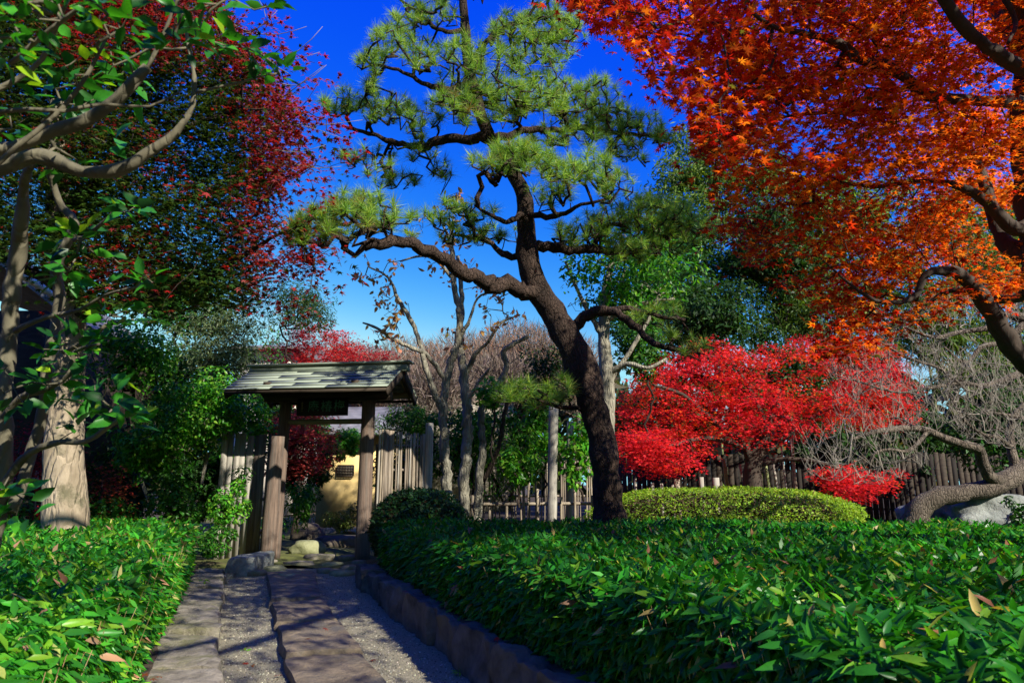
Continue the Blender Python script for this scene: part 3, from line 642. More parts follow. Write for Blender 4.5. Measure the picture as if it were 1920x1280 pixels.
# black roofed shed on the far left
sh = empty('dark_shed', (-9, 10.5, .1), 'dark wooden shed with tiled roof edge behind the pale trunk, far left', 'building')
g = Geo(); box(g, -13, -7.6, 10.8, 14.5, 0, 4.0); build('wall', g, M['wood_dark'], sh)
ra = P(20, 505, 10.3); rb = P(120, 570, 11.6)
g = Geo(); g.add([[-13.5, 9.9, 5.9], [ra[0]-1.6, 9.9, 5.9], [rb[0]+.2, 12.2, 4.0], [rb[0]+.2, 15, 4.0], [-13.5, 15, 5.9], [-13.5, 9.9, 5.75], [ra[0]-1.6, 9.9, 5.75], [rb[0]+.2, 12.2, 3.85]], [[[0, 5, 6, 1], [1, 6, 7, 2]]]); g.add([[-13.5, 9.9, 5.9], [ra[0]-1.6, 9.9, 5.9], [rb[0]+.2, 12.2, 4.0], [rb[0]+.2, 15, 4.0], [-13.5, 15, 5.9]], [[[0, 1, 2, 3, 4]]]); build('roof', g, M['tile_roof'], sh)
for k in range(9):
    a = ra+(rb-ra)*(k/8.5); g = Geo(); tube(g, [[a[0], a[1]-.02, a[2], .045], [a[0]+.03, a[1]+.25, a[2], .045]], 8); build('tile_end', g, M['white'], sh)
# grey tiled garden wall far behind the bare trees
gwall = empty('tiled_wall', (-4, 24, .2), 'plastered garden wall topped with grey tiles behind the bare persimmon trees', 'wall')
a = P(720, 712, 24); b = P(900, 716, 24)
g = Geo(); box(g, a[0], b[0]+1.2, 24, 24.25, .1, a[2]-.2); build('wall', g, M['stone'], gwall)
g = Geo(); z = a[2]; g.add([[a[0], 23.7, z-.25], [b[0]+1.2, 23.7, z-.25], [b[0]+1.2, 24.12, z+.12], [a[0], 24.12, z+.12], [a[0], 24.55, z-.25], [b[0]+1.2, 24.55, z-.25]], [[[0, 1, 2, 3], [3, 2, 5, 4], [0, 4, 5, 1]]]); build('coping', g, M['tile_roof'], gwall)
for k in range(26):
    x = a[0]+(b[0]+1.2-a[0])*k/25; g = Geo(); tube(g, [[x, 23.68, z-.2, .055], [x, 24.1, z+.17, .055]], 6); build('cap_tile', g, M['tile_roof'], gwall)
# screen of bamboo sticks low on the far left
e0 = P(-60, 950, 9.4); e1 = P(100, 950, 9.9)
fence('stick_screen', e0[0], e0[1], e1[0], e1[1], .19, 1.5, 1.45, 'screen of thin pale sticks low behind the trunk, far left', [.02, .026], [M['wood_grey'], M['bamboo_dry']], (.5, .9, 1.3), [.02, .05, .07], [], pname='stick', lean=.03)

# ================================================================== TREES AND PLANTS
def rnd_poly(n, poly, rng=R0):
    p = np.array(poly, float); lo, hi = p.min(0), p.max(0); out = np.zeros((0, 2))
    while len(out) < n:
        q = lo+(hi-lo)*rng.random((n*2, 2)); q = q[inpoly(q[:, 0], q[:, 1], poly)]; out = np.vstack([out, q])
    return out[:n]
def PP(px, py, Y): return np.array([P(a, b, c) for a, b, c in zip(px, py, Y)])
def limb(parent, name, pts, m, lump=.12, sides=10, step=.1, jit=0.0, lumpscale=5.0, label=None):
    c = ctrl(pts); path = smooth_path(c, step)
    if jit:
        for i in range(1, len(path)-1): path[i, :3] += R0.normal(size=3)*jit*path[i, 3]
    g = Geo(); tube(g, path, sides, lump, lumpscale=lumpscale); build(name, g, m, parent, smooth=True, label=label); return path

# ---------------------------------------------------------------- the big black pine
def tuft_mesh(n, rng, spread=1.0, ln=(.75, 1.05), wd=.016):
    th = rng.uniform(0, 2*math.pi, n); z = rng.uniform(-.35, 1, n)**1.0; z = np.clip(z, -.35, .98); r = np.sqrt(1-z*z)*spread
    d = unit(np.stack([np.cos(th)*r, np.sin(th)*r, z+.15], 1)); L = rng.uniform(*ln, n)
    o = np.stack([np.zeros(n), np.zeros(n), rng.uniform(-.30, .18, n)], 1); p = unit(np.cross(d, rng.normal(size=(n, 3))))*wd
    tip = o+d*L[:, None]-np.array([0, 0, .06])
    V = np.stack([o-p, o+p, tip], 1).reshape(-1, 3); T = np.arange(n*3).reshape(-1, 3); return V, [T]
pine = empty('pine_tree', tuple(P(1137, 975, 9.0)), 'tall crooked dark pine with layered needle pads beside the gate path', 'tree')
trunk = [(1150, 1010, 9, 78), (1140, 960, 9, 64), (1138, 900, 9, 58), (1128, 820, 9, 56), (1106, 750, 9, 60), (1088, 690, 9, 64), (1062, 630, 9, 56), (1028, 575, 9, 52), (1003, 530, 8.95, 48), (990, 485, 8.9, 43), (987, 430, 8.9, 38), (984, 375, 8.9, 30), (966, 330, 8.9, 28), (930, 275, 8.9, 26), (908, 235, 8.9, 26), (892, 180, 8.9, 24), (878, 120, 8.9, 22), (873, 60, 8.9, 19), (868, 0, 8.9, 16), (862, -90, 8.9, 12), (870, -170, 8.9, 7)]
trunk = [(a_, b_, c_, d_*.93) for a_, b_, c_, d_ in trunk]
tp = limb(pine, 'trunk', trunk, M['bark_pine'], .16, 20, .07, lumpscale=4)
LB = [[(1000, 542, 8.95, 34), (960, 540, 8.7, 31), (905, 526, 8.35, 28), (850, 500, 8.0, 26), (800, 468, 7.7, 24), (755, 454, 7.45, 22), (712, 457, 7.3, 22), (683, 462, 7.2, 20)],
      [(915, 262, 8.9, 20), (880, 262, 8.95, 18), (830, 262, 9.05, 17), (790, 276, 9.15, 15), (745, 268, 9.2, 11), (700, 252, 9.2, 8), (650, 240, 9.2, 6)],
      [(990, 462, 8.9, 20), (1040, 462, 9.0, 19), (1095, 468, 9.1, 17), (1150, 470, 9.2, 15), (1205, 468, 9.2, 10), (1250, 440, 9.3, 6), (1300, 410, 9.3, 4)],
      [(925, 262, 8.9, 16), (985, 245, 9.1, 14), (1045, 244, 9.3, 12), (1100, 240, 9.5, 10), (1160, 250, 9.6, 8), (1230, 255, 9.7, 5)],
      [(1078, 612, 9, 24), (1110, 588, 8.9, 20), (1150, 584, 8.8, 17), (1195, 615, 8.7, 15), (1235, 648, 8.6, 12), (1290, 655, 8.6, 8)],
      [(1120, 588, 8.9, 14), (1170, 578, 8.9, 11), (1225, 590, 9.0, 9), (1285, 600, 9.0, 6)],
      [(885, 150, 8.9, 14), (845, 168, 8.7, 12), (800, 160, 8.5, 10), (755, 135, 8.4, 7), (700, 120, 8.4, 5)],
      [(880, 120, 8.9, 12), (930, 60, 9.1, 10), (985, 40, 9.3, 8), (1040, 30, 9.5, 5)],
      [(870, 60, 8.9, 10), (820, 55, 8.7, 8), (780, 20, 8.6, 6), (750, 0, 8.5, 4)],
      [(985, 400, 8.85, 12), (950, 415, 8.55, 9), (915, 400, 8.2, 7), (890, 385, 8.0, 5)],
      [(985, 400, 8.85, 12), (1040, 405, 8.5, 10), (1090, 385, 8.3, 7), (1150, 370, 8.2, 4)],
      [(988, 482, 8.9, 16), (950, 478, 9.0, 12), (905, 450, 9.1, 9), (850, 440, 9.1, 6)],
      [(905, 225, 8.9, 14), (880, 190, 8.6, 11), (850, 180, 8.3, 8), (830, 175, 8.2, 6)],
      [(1112, 770, 9, 12), (1080, 765, 8.9, 9), (1040, 760, 8.8, 7), (990, 740, 8.7, 4)]]
skel = [tp[::3]]
for l in LB: skel.append(limb(pine, 'branch', l, M['bark_pine'], .2, 9, .07, jit=.25, lumpscale=7)[::2])
skel = np.vstack([s for s in skel])
# pads: centre px,py, half size px, depth, depth half, count
PADS = [(590, 425, 40, 32, 7.25, 0.35, 22), (650, 400, 45, 38, 7.35, 0.4, 24), (700, 395, 40, 34, 7.45, 0.4, 18), (760, 425, 40, 26, 7.55, 0.3, 8), (560, 440, 22, 16, 7.25, 0.2, 6), (640, 190, 34, 22, 9.0, 0.3, 12), (700, 195, 44, 26, 9.0, 0.4, 18), (745, 205, 30, 25, 9.1, 0.4, 9), (790, 225, 40, 30, 9.2, 0.4, 14), (650, 300, 20, 14, 9.1, 0.2, 4), (700, 300, 38, 30, 9.2, 0.4, 10), (740, 335, 40, 14, 9.2, 0.3, 9), (830, 320, 18, 16, 9.2, 0.2, 5), (790, 285, 35, 18, 9.2, 0.3, 6), (695, 115, 30, 20, 8.4, 0.3, 11), (735, 75, 42, 26, 8.4, 0.4, 18), (690, 160, 20, 14, 8.4, 0.2, 3), (790, 100, 35, 25, 8.5, 0.4, 11), (770, 30, 34, 22, 8.5, 0.3, 12), (820, 20, 40, 24, 8.7, 0.4, 14), (870, 90, 34, 30, 8.3, 0.4, 12), (850, 190, 38, 20, 8.2, 0.4, 15), (900, 205, 45, 30, 8.6, 0.5, 16), (930, 130, 48, 40, 8.5, 0.5, 20), (960, 60, 50, 40, 9.0, 0.5, 22), (1030, 40, 55, 38, 9.4, 0.5, 30), (1060, 70, 35, 38, 9.6, 0.4, 18), (1010, 110, 45, 35, 9.2, 0.5, 20), (1010, 180, 55, 36, 9.1, 0.6, 32), (1075, 190, 45, 40, 9.5, 0.5, 32), (1130, 185, 38, 40, 9.7, 0.4, 26), (1150, 235, 50, 34, 9.7, 0.4, 30), (1205, 240, 40, 28, 9.8, 0.3, 22), (1240, 255, 18, 14, 9.8, 0.2, 5), (1060, 250, 60, 24, 9.4, 0.5, 22), (1180, 285, 38, 16, 9.7, 0.3, 11), (955, 190, 40, 40, 8.8, 0.5, 20), (860, 150, 50, 40, 8.9, 0.6, 16), (960, 285, 45, 18, 8.1, 0.4, 24), (930, 310, 32, 18, 7.9, 0.3, 9), (1000, 300, 42, 20, 8.0, 0.4, 18), (1060, 315, 45, 25, 8.1, 0.4, 15), (1110, 310, 35, 30, 8.2, 0.3, 13), (1150, 350, 35, 28, 8.2, 0.3, 11), (895, 300, 15, 12, 7.9, 0.2, 3), (1040, 360, 40, 22, 8.2, 0.3, 8), (840, 400, 40, 22, 9.1, 0.3, 11), (900, 400, 40, 20, 9.0, 0.3, 9), (930, 440, 45, 18, 9.2, 0.3, 9), (860, 440, 40, 14, 9.2, 0.3, 7), (1090, 430, 50, 30, 9.1, 0.4, 20), (1150, 420, 48, 35, 9.3, 0.4, 24), (1210, 410, 45, 36, 9.4, 0.4, 22), (1260, 400, 40, 30, 9.5, 0.4, 16), (1180, 470, 50, 18, 9.2, 0.3, 15), (1250, 450, 40, 28, 9.4, 0.3, 13), (1310, 430, 30, 24, 9.4, 0.3, 8), (1190, 380, 45, 20, 9.3, 0.3, 11), (1230, 590, 50, 22, 9.0, 0.4, 7), (1280, 640, 40, 22, 8.7, 0.3, 6), (1010, 740, 45, 24, 8.8, 0.3, 14), (960, 735, 30, 16, 8.7, 0.3, 6), (1060, 720, 30, 18, 8.8, 0.3, 5), (860, -60, 90, 40, 8.9, 0.7, 34), (1000, -50, 80, 40, 9.2, 0.7, 26)]
tg = []
for cx, cy, rx, ry, Y, dY, n in PADS:
    n = int(n*2.0); th = R0.uniform(0, 2*math.pi, n); r = np.sqrt(R0.random(n))
    for a, b in zip(th, r): tg.append(P(cx+rx*1.1*b*math.cos(a), cy+ry*1.1*b*math.sin(a), Y+R0.uniform(-dY, dY)*1.3))
tg = np.array(tg)
paths = grow(skel, tg-np.array([0, 0, .06]), jit=.42, seg=.085, rt=.0075, expo=.36, rmax=.032)
twigs(pine, 'twigs', paths, M['bark_pine'], 5)
vt = [tuft_mesh(n, R0, sp) for n, sp in ((72, 1.0), (60, .8), (84, 1.1), (68, .9), (54, .7))]
order = np.argsort(proj(tg)[:, 2]); from mathutils import Matrix
needle_cols = [(.22, .37, .03), (.14, .28, .03), (.08, .18, .03), (.34, .44, .06), (.14, .26, .08)]
tv = []
for k in range(15):
    v = vt[k % 5]; g = Geo(); c = np.repeat(pal(len(v[1][0]), needle_cols, jit=.3), 3, 0)
    if k % 7 == 6: c = np.repeat(pal(len(v[1][0]), [(.25, .17, .05), (.12, .18, .04)], jit=.3), 3, 0)
    g.add(v[0], v[1], c); me = g.mesh('needle_tuft'); me.materials.append(M['needle']); tv.append(me)
inv = parent_inv(pine); gr = Geo()
for q, i in enumerate(order):
    s = R0.uniform(.135, .215); up = np.array([R0.normal()*.35, R0.normal()*.35-.05, 1.0]); Rm = frames(up[None], R0.normal(size=(1, 3)))[0]
    Rm = np.stack([Rm[:, 0], Rm[:, 1], Rm[:, 2]], 1)
    if q < 300:
        o = bpy.data.objects.new('needle_tuft', tv[q % 15]); C.objects.link(o); o.parent = pine; o.matrix_parent_inverse = inv
        o.matrix_basis = Matrix([list(Rm[r]*s)+[tg[i][r]] for r in range(3)]+[[0, 0, 0, 1]])
    else:
        v = vt[q % 5]; gr.add((v[0]*s)@Rm.T+tg[i], [v[1][0].copy()], np.repeat(pal(len(v[1][0]), needle_cols, jit=.3), 3, 0))
build('needles', gr, M['needle'], pine, kind='stuff')

# ---------------------------------------------------------------- maple crowns made of flat sprays
def sprays(centers, per, rr, rz, size, rng=R0, tilt=.25, droop=.45):
    n = len(centers)*per; c = np.repeat(centers, per, 0); th = rng.uniform(0, 2*math.pi, n); r = np.sqrt(rng.random(n))*rr
    tl = np.repeat(rng.normal(size=(len(centers), 2))*tilt, per, 0); dx, dy = np.cos(th)*r, np.sin(th)*r
    pos = c+np.stack([dx, dy, dx*tl[:, 0]+dy*tl[:, 1]-.35*r*r/max(rr, .01)+rng.normal(size=n)*rz], 1)
    nrm = np.stack([-tl[:, 0]+rng.normal(size=n)*.45, -tl[:, 1]+rng.normal(size=n)*.45-.15, np.ones(n)], 1)
    tip = np.stack([np.cos(th)+rng.normal(size=n)*.4, np.sin(th)+rng.normal(size=n)*.4, -droop+rng.normal(size=n)*.25], 1)
    return pos, frames(nrm, tip), size*rng.uniform(.65, 1.25, n)
# orange maple, near right, its crown over the camera unseen and shaped for shade
mo = empty('maple_tree', tuple(P(1990, 900, 5.2)[:2])+(.3,), 'big orange and red maple hanging its boughs over the right side', 'tree')
ms = []
ms.append(limb(mo, 'trunk', [(2120, 1150, 5.4, 150), (2080, 950, 5.4, 120), (2030, 800, 5.3, 110), (1990, 640, 5.2, 100), (1960, 480, 5.1, 90), (1935, 330, 5.1, 80), (1930, 180, 5.0, 70), (1940, 20, 4.9, 55), (1900, -160, 4.7, 40)], M['bark_maple'], .12, 16, .1))
for l in ([(1995, 760, 5.3, 50), (1940, 700, 5.2, 46), (1895, 650, 5.1, 44), (1862, 590, 5.0, 40), (1825, 535, 4.9, 34), (1785, 508, 4.8, 26), (1735, 515, 4.7, 17), (1722, 550, 4.7, 14), (1690, 566, 4.7, 11), (1640, 563, 4.6, 9), (1590, 530, 4.6, 6), (1540, 485, 4.6, 4)],
          [(1940, 190, 5.0, 34), (1870, 190, 4.7, 26), (1800, 188, 4.5, 22), (1740, 180, 4.3, 22), (1700, 150, 4.2, 24), (1665, 125, 4.1, 24), (1620, 115, 4.0, 22), (1570, 78, 3.9, 18), (1520, 66, 3.8, 12), (1450, 50, 3.6, 9), (1400, 15, 3.5, 6)],
          [(1990, 180, 4.4, 40), (1920, 130, 4.0, 34), (1850, 90, 3.8, 30), (1800, 40, 3.6, 28), (1765, -10, 3.5, 26), (1700, -90, 3.2, 16), (1500, -160, 2.8, 10)],
          [(1880, -10, 3.9, 14), (1905, 40, 4.0, 10), (1890, 80, 3.9, 8)],
          [(1945, 420, 5.1, 40), (1900, 430, 5.0, 32), (1850, 380, 4.9, 24), (1800, 350, 4.8, 16), (1730, 340, 4.7, 11), (1640, 350, 4.6, 8), (1560, 340, 4.5, 5)],
          [(1950, 480, 5.1, 50), (1900, 470, 5.3, 40), (1870, 420, 5.5, 30), (1840, 330, 5.6, 24), (1810, 270, 5.7, 16), (1760, 240, 5.8, 9)],
          [(1960, 520, 5.1, 30), (1900, 560, 5.6, 24), (1840, 555, 5.9, 16), (1780, 545, 6.1, 11), (1700, 600, 6.2, 6)],
          [(1690, 200, 4.3, 10), (1600, 210, 4.4, 8), (1500, 215, 4.4, 6), (1400, 235, 4.3, 4)]):
    ms.append(limb(mo, 'branch', l, M['bark_maple'], .15, 9, .08, jit=.12))
# boughs that leave the frame upward and over the viewer, holding added shade leaves
def wlimb(parent, pts, m): 
    path = smooth_path(np.array(pts, float), .15); g = Geo(); tube(g, path, 8, .1); build('branch', g, m, parent, smooth=True); return path
tt = P(1935, 100, 5.0); 
ms.append(wlimb(mo, [(*tt, .11), (2.9, 3.6, 5.4, .09), (1.6, 2.2, 6.0, .06), (.3, 1.4, 6.3, .035), (-.9, .9, 6.4, .02)], M['bark_maple']))
ms.append(wlimb(mo, [(*tt, .11), (4.1, 5.4, 6.2, .09), (4.2, 6.0, 7.4, .06), (4.0, 6.4, 8.6, .03)], M['bark_maple']))
ms.append(wlimb(mo, [(*tt, .12), (4.0, 3.0, 5.0, .1), (3.8, 1.2, 5.3, .08), (3.2, -.6, 5.4, .05), (2.4, -2.0, 5.4, .03)], M['bark_maple']))
PM = [(1020, -60), (1045, -5), (1120, 70), (1150, 60), (1220, 170), (1270, 215), (1290, 200), (1300, 290), (1335, 310), (1325, 420), (1390, 490), (1440, 520), (1500, 560), (1570, 600), (1560, 650), (1620, 650), (1650, 600), (1720, 600), (1760, 570), (1830, 540), (1880, 590), (1960, 500), (1960, -60)]
n = 860; q = np.vstack([rnd_poly(n, PM), rnd_poly(340, [(1300, -60), (1960, -60), (1960, 330), (1300, 300)])]); n = len(q); f = np.clip((q[:, 0]-1050)/800, 0, 1)
nzm = np.array([mnoise.noise(Vector((a*.011, b*.016, 7.0))) for a, b in q]); kp = ~((nzm < -.14) & ((q[:, 0] < 1560) | (nzm < -.3))); q = q[kp]; f = f[kp]; n = len(q)
Y = 2.9+1.2*f+R0.random(n)**1.2*(1.6+1.0*f); Y = np.where(q[:, 1] > 330, Y+.7, Y)
cen = PP(q[:, 0], q[:, 1], Y)
q2 = rnd_poly(70, [(1540, 560), (1590, 560), (1600, 660), (1560, 670)]); cen2 = PP(q2[:, 0], q2[:, 1], R0.uniform(4.4, 5.0, 70))[:14]
# outside the frame: unseen crown above and behind the camera, cut to set the dappled shade
m_ = 1500; e = R0.normal(size=(m_, 3)); e = unit(e)*R0.random((m_, 1))**.33; over = e*[5.2, 4.4, 1.5]+[2.4, -.4, 5.1]
pq = proj(over); d_ = over[:, 1]*ct+(over[:, 2]-EYE)*st
vis = (d_ > .1) & (pq[:, 0] > -90) & (pq[:, 1] > -90) & (pq[:, 0] < 2010); over = over[~vis]; k_ = over[:, 0]*.766+over[:, 1]*.643; over = over[(k_ > 2.3) & ((k_ > 3.7) | (R0.random(len(over)) < .35))][:150]
pos1, R1, s1 = sprays(np.vstack([cen, cen2]), 34, .24, .035, .078, droop=.7)
pq = proj(pos1); ok = inpoly(pq[:, 0], pq[:, 1], PM) | ((pq[:, 0] > 1520) & (pq[:, 1] < 680)) | (R0.random(len(pos1)) < .12); pos1, R1, s1, pq = pos1[ok], R1[ok], s1[ok], pq[ok]
e = unit(R0.normal(size=(230, 3)))*R0.random((230, 1))**.4; up_ = e*[1.4, 1.4, 2.1]+[5.2, 6.5, 8.7]; pq_ = proj(up_); up_ = up_[pq_[:, 1] < -50]  # unseen leaf mass added to shade the pine trunk and right pads
e = unit(R0.normal(size=(130, 3)))*R0.random((130, 1))**.4; bough_shade = e*[2.2, 2.1, .9]+[3.5, 2.3, 5.9]; pq_ = proj(bough_shade); d_ = bough_shade[:, 1]*ct+(bough_shade[:, 2]-EYE)*st; bough_shade = bough_shade[(pq_[:, 1] < -50) | (d_ < .1)]; over = np.vstack([over, up_, bough_shade])  # unseen leaf mass added on the sun side to darken the visible boughs
pos2, R2, s2 = sprays(over, 30, .45, .06, .12, droop=.5)
fr = np.clip((pq[:, 0]-1120)/600+R0.normal(size=len(pq))*.3-np.clip((pq[:, 1]-430)/400, 0, .4), 0, 1)
cr = pal(len(pos1), [(.50, .030, .010), (.42, .018, .010), (.55, .060, .012)]); co_ = pal(len(pos1), [(.70, .19, .012), (.78, .32, .018), (.60, .12, .010), (.66, .15, .012)])
col1 = np.where((R0.random(len(pos1)) < fr)[:, None], co_, cr)
mg = R0.random(len(pos1)) < .02; col1[mg] = pal(mg.sum(), [(.13, .17, .02)])
leaves(mo, 'foliage', MAPLE, pos1, R1, s1, col1, M['leaf_red'], 300, far=STAR, fardist=4.2)
g = Geo(); stamp(g, STAR3, pos2, R2, s2*1.12, pal(len(pos2), [(.5, .05, .01), (.6, .15, .01)])); build('shade_foliage', g, M['leaf_red'], mo, kind='stuff')  # leaves outside the frame, there for the shade they cast
sk = np.vstack([m[::2] for m in ms]); pth = grow(sk, np.vstack([cen, cen2, over[::3]]), jit=.2, seg=.16, rt=.0021, expo=.45, rmax=.016); twigs(mo, 'twigs', pth, M['bark_maple'], 4)

# dark green maple with red outer leaves, left, on the pale trunk
ml = empty('maple_tree', tuple(G(122, 1010, .25)[:2]*0+P(122, 1010, 7.6)[:2])+(.2,), 'maple on thick pale trunk, dark green inside and crimson outside, left', 'tree')
ls = [limb(ml, 'trunk', [(128, 1080, 7.6, 112), (126, 1020, 7.6, 98), (123, 950, 7.6, 88), (120, 860, 7.6, 80), (122, 770, 7.6, 74), (128, 680, 7.6, 66), (131, 600, 7.6, 60), (124, 520, 7.55, 56), (116, 440, 7.5, 50), (108, 360, 7.4, 46), (104, 280, 7.3, 40), (110, 190, 7.2, 30)], M['bark_pale'], .06, 24, .08, lumpscale=5)]
for l in ([(135, 590, 7.6, 36), (190, 575, 7.5, 26), (255, 565, 7.4, 20), (330, 545, 7.3, 15), (420, 500, 7.2, 10), (520, 440, 7.0, 6)],
          [(118, 545, 7.55, 34), (85, 520, 7.5, 26), (40, 500, 7.5, 20), (-20, 440, 7.4, 14)],
          [(112, 420, 7.5, 32), (180, 340, 7.2, 22), (270, 280, 7.0, 16), (370, 230, 6.8, 11), (470, 200, 6.7, 6)],
          [(108, 330, 7.4, 26), (160, 200, 7.3, 20), (230, 100, 7.2, 14), (310, 20, 7.1, 9)],
          [(104, 300, 7.3, 24), (60, 180, 7.6, 18), (20, 60, 7.8, 12)],
          [(116, 450, 7.5, 24), (230, 420, 7.9, 17), (360, 370, 8.2, 12), (480, 340, 8.3, 7)]):
    ls.append(limb(ml, 'branch', l, M['bark_dark'], .12, 9, .1, jit=.12))
PL = [(-60, -60), (395, -60), (420, 10), (470, 60), (500, 130), (545, 160), (590, 225), (560, 240), (595, 300), (560, 330), (530, 345), (560, 400), (600, 440), (610, 490), (575, 520), (520, 540), (470, 590), (400, 570), (330, 590), (260, 570), (170, 590), (60, 500), (-60, 480)]
n = 2050; q = rnd_poly(n, PL); Y = 6.4+R0.random(n)**.8*2.6; nzm = np.array([mnoise.noise(Vector((a*.014, b*.014, 3.0))) for a, b in q]); kp = ~((nzm < -.16) & (q[:, 0] > 500)); q, Y = q[kp], Y[kp]
rag = np.array([(612, 225), (600, 150), (630, 250), (645, 262), (545, 95), (490, 35), (612, 372), (628, 462), (600, 545), (640, 500), (560, 575), (575, 190), (610, 315), (655, 300), (590, 118), (520, 60)]); q = np.vstack([q, rag, rag[::2]-[18, 5]]); Y = np.concatenate([Y, np.full(len(q)-len(Y), 6.8)])
cen = PP(q[:, 0], q[:, 1], Y)
pos, Rm, s = sprays(cen, 42, .28, .06, .09, droop=.5); pq = proj(pos)
ok = inpoly(pq[:, 0], pq[:, 1], PL) | (R0.random(len(pos)) < np.where(np.arange(len(pos)) >= len(pos)-24*42, .6, .28)); pos, Rm, s, pq = pos[ok], Rm[ok], s[ok], pq[ok]
# outer leaves (right and top of the crown, and its sunny near side) have turned
redness = np.clip((pq[:, 0]-400)/120, 0, 1)*.95+np.clip((150-pq[:, 1])/140, 0, 1)*.8*(pq[:, 0] > 110)-np.clip((pos[:, 1]-7.4)/1.4, 0, 1)*.45+.02
nz = np.array([mnoise.noise(Vector(p*1.6)) for p in pos[:, :3]]); red = R0.random(len(pos)) < np.clip(redness+nz*.7, 0, .97)
col = np.where(red[:, None], pal(len(pos), [(.27, .018, .022), (.20, .026, .026), (.36, .016, .014), (.17, .045, .03), (.30, .06, .06)]), pal(len(pos), [(.035, .085, .012), (.055, .12, .015), (.025, .07, .012), (.10, .13, .02)], [4, 3, 4, .6]))
leaves(ml, 'foliage', STAR, pos, Rm, s, col, M['leaf_red'], 300)
sk = np.vstack([m[::2] for m in ls]); pth = grow(sk, cen, jit=.2, seg=.25, rt=.0025, expo=.45, rmax=.02); twigs(ml, 'twigs', pth, M['bark_dark'], 4)
# bare whips reaching out of it
g = Geo()
for a, b, c in (((400, 20), (470, 60), (520, 20)), ((440, 60), (520, 65), (575, 50)), ((450, 70), (500, 40), (480, -10)), ((470, 120), (540, 115), (600, 98)), ((480, 130), (560, 95), (605, 50)), ((500, 150), (560, 160), (612, 122)), ((520, 190), (560, 160), (605, 125)), ((540, 230), (600, 235), (680, 225)),
                ((470, 240), (560, 235), (650, 262)), ((520, 300), (590, 315), (640, 312)), ((500, 280), (560, 285), (610, 272)), ((430, 30), (420, 0), (440, -30)), ((560, 330), (590, 310), (600, 290))):
    pt = smooth_path(np.array([[*P(a[0], a[1], 6.9), .006], [*P(b[0], b[1], 6.7), .0045], [*P(c[0], c[1], 6.6), .0025]]), .15); tube(g, pt, 5)
build('bare_whips', g, M['twig_pale'], ml, kind='stuff')

# crimson maple behind the round hedge
mr = empty('maple_tree', tuple(P(1405, 905, 15.2)[:2])+(.3,), 'brilliant crimson maple with spreading crown behind the clipped round hedge', 'tree')
rs = [limb(mr, 'trunk', [(1415, 960, 15.2, 44), (1410, 905, 15.2, 34), (1412, 865, 15.2, 32), (1430, 820, 15.2, 28), (1450, 780, 15.2, 22), (1460, 730, 15.2, 14)], M['bark_maple'], .15, 12, .15)]
for l in ([(1412, 870, 15.2, 20), (1390, 830, 15, 16), (1340, 790, 14.8, 12), (1280, 740, 14.6, 8), (1220, 720, 14.4, 5)], [(1420, 850, 15.2, 18), (1500, 800, 15.1, 12), (1580, 750, 15, 9), (1650, 720, 15, 5)], [(1400, 840, 15.1, 14), (1330, 820, 14.6, 9), (1260, 835, 14.3, 6), (1200, 850, 14.2, 4)],
          [(1420, 870, 15.2, 14), (1500, 860, 14.9, 9), (1580, 880, 14.6, 7), (1640, 900, 14.4, 4)], [(1440, 800, 15.2, 12), (1400, 720, 15.2, 8), (1370, 670, 15.2, 4)]):
    rs.append(limb(mr, 'branch', l, M['bark_maple'], .15, 7, .15, jit=.2))
PR = [(1160, 790), (1150, 745), (1180, 725), (1200, 690), (1260, 660), (1330, 630), (1350, 640), (1400, 655), (1480, 640), (1500, 622), (1540, 640), (1600, 632), (1660, 640), (1690, 680), (1715, 730), (1700, 790), (1650, 800), (1600, 790), (1540, 800), (1480, 820), (1430, 840), (1380, 830), (1330, 850), (1290, 850), (1295, 875), (1250, 880), (1170, 860), (1200, 840), (1170, 810)]
n = 560; q = rnd_poly(n, PR); 
dep = 1-np.abs((q[:, 1]-760)/160)**2; Y = 15-1.0*R0.random(n)*np.clip(dep, .2, 1)+R0.uniform(-.3, 1.6, n)*.9; cen = PP(q[:, 0], q[:, 1], Y)
q2 = rnd_poly(60, [(1535, 885), (1570, 870), (1680, 885), (1650, 925), (1590, 935), (1560, 905)]); cen2 = PP(q2[:, 0], q2[:, 1], R0.uniform(13.9, 15, 60))
q3 = rnd_poly(80, [(1165, 800), (1230, 800), (1290, 845), (1295, 880), (1240, 885), (1170, 865)]); cen3 = PP(q3[:, 0], q3[:, 1], R0.uniform(13.6, 14.8, 80))
cen = np.vstack([cen, cen2, cen3]); pos, Rm, s = sprays(cen, 58, .36, .05, .085, droop=.55, tilt=.15); pq = proj(pos)
nz = np.array([mnoise.noise(Vector(p*.9)) for p in pos]); ora = R0.random(len(pos)) < np.clip(.12+nz*.8-(pq[:, 1] < 700)*.15, 0, .8)
col = np.where(ora[:, None], pal(len(pos), [(.70, .11, .015), (.62, .06, .02)]), pal(len(pos), [(.62, .028, .035), (.52, .022, .045), (.70, .045, .045)]))
leaves(mr, 'foliage', STAR, pos, Rm, s, col, M['leaf_red'], 0)
sk = np.vstack([m[::2] for m in rs]); pth = grow(sk, cen[::2], jit=.2, seg=.3, rt=.004, expo=.42, rmax=.03); twigs(mr, 'twigs', pth, M['bark_maple'], 4)

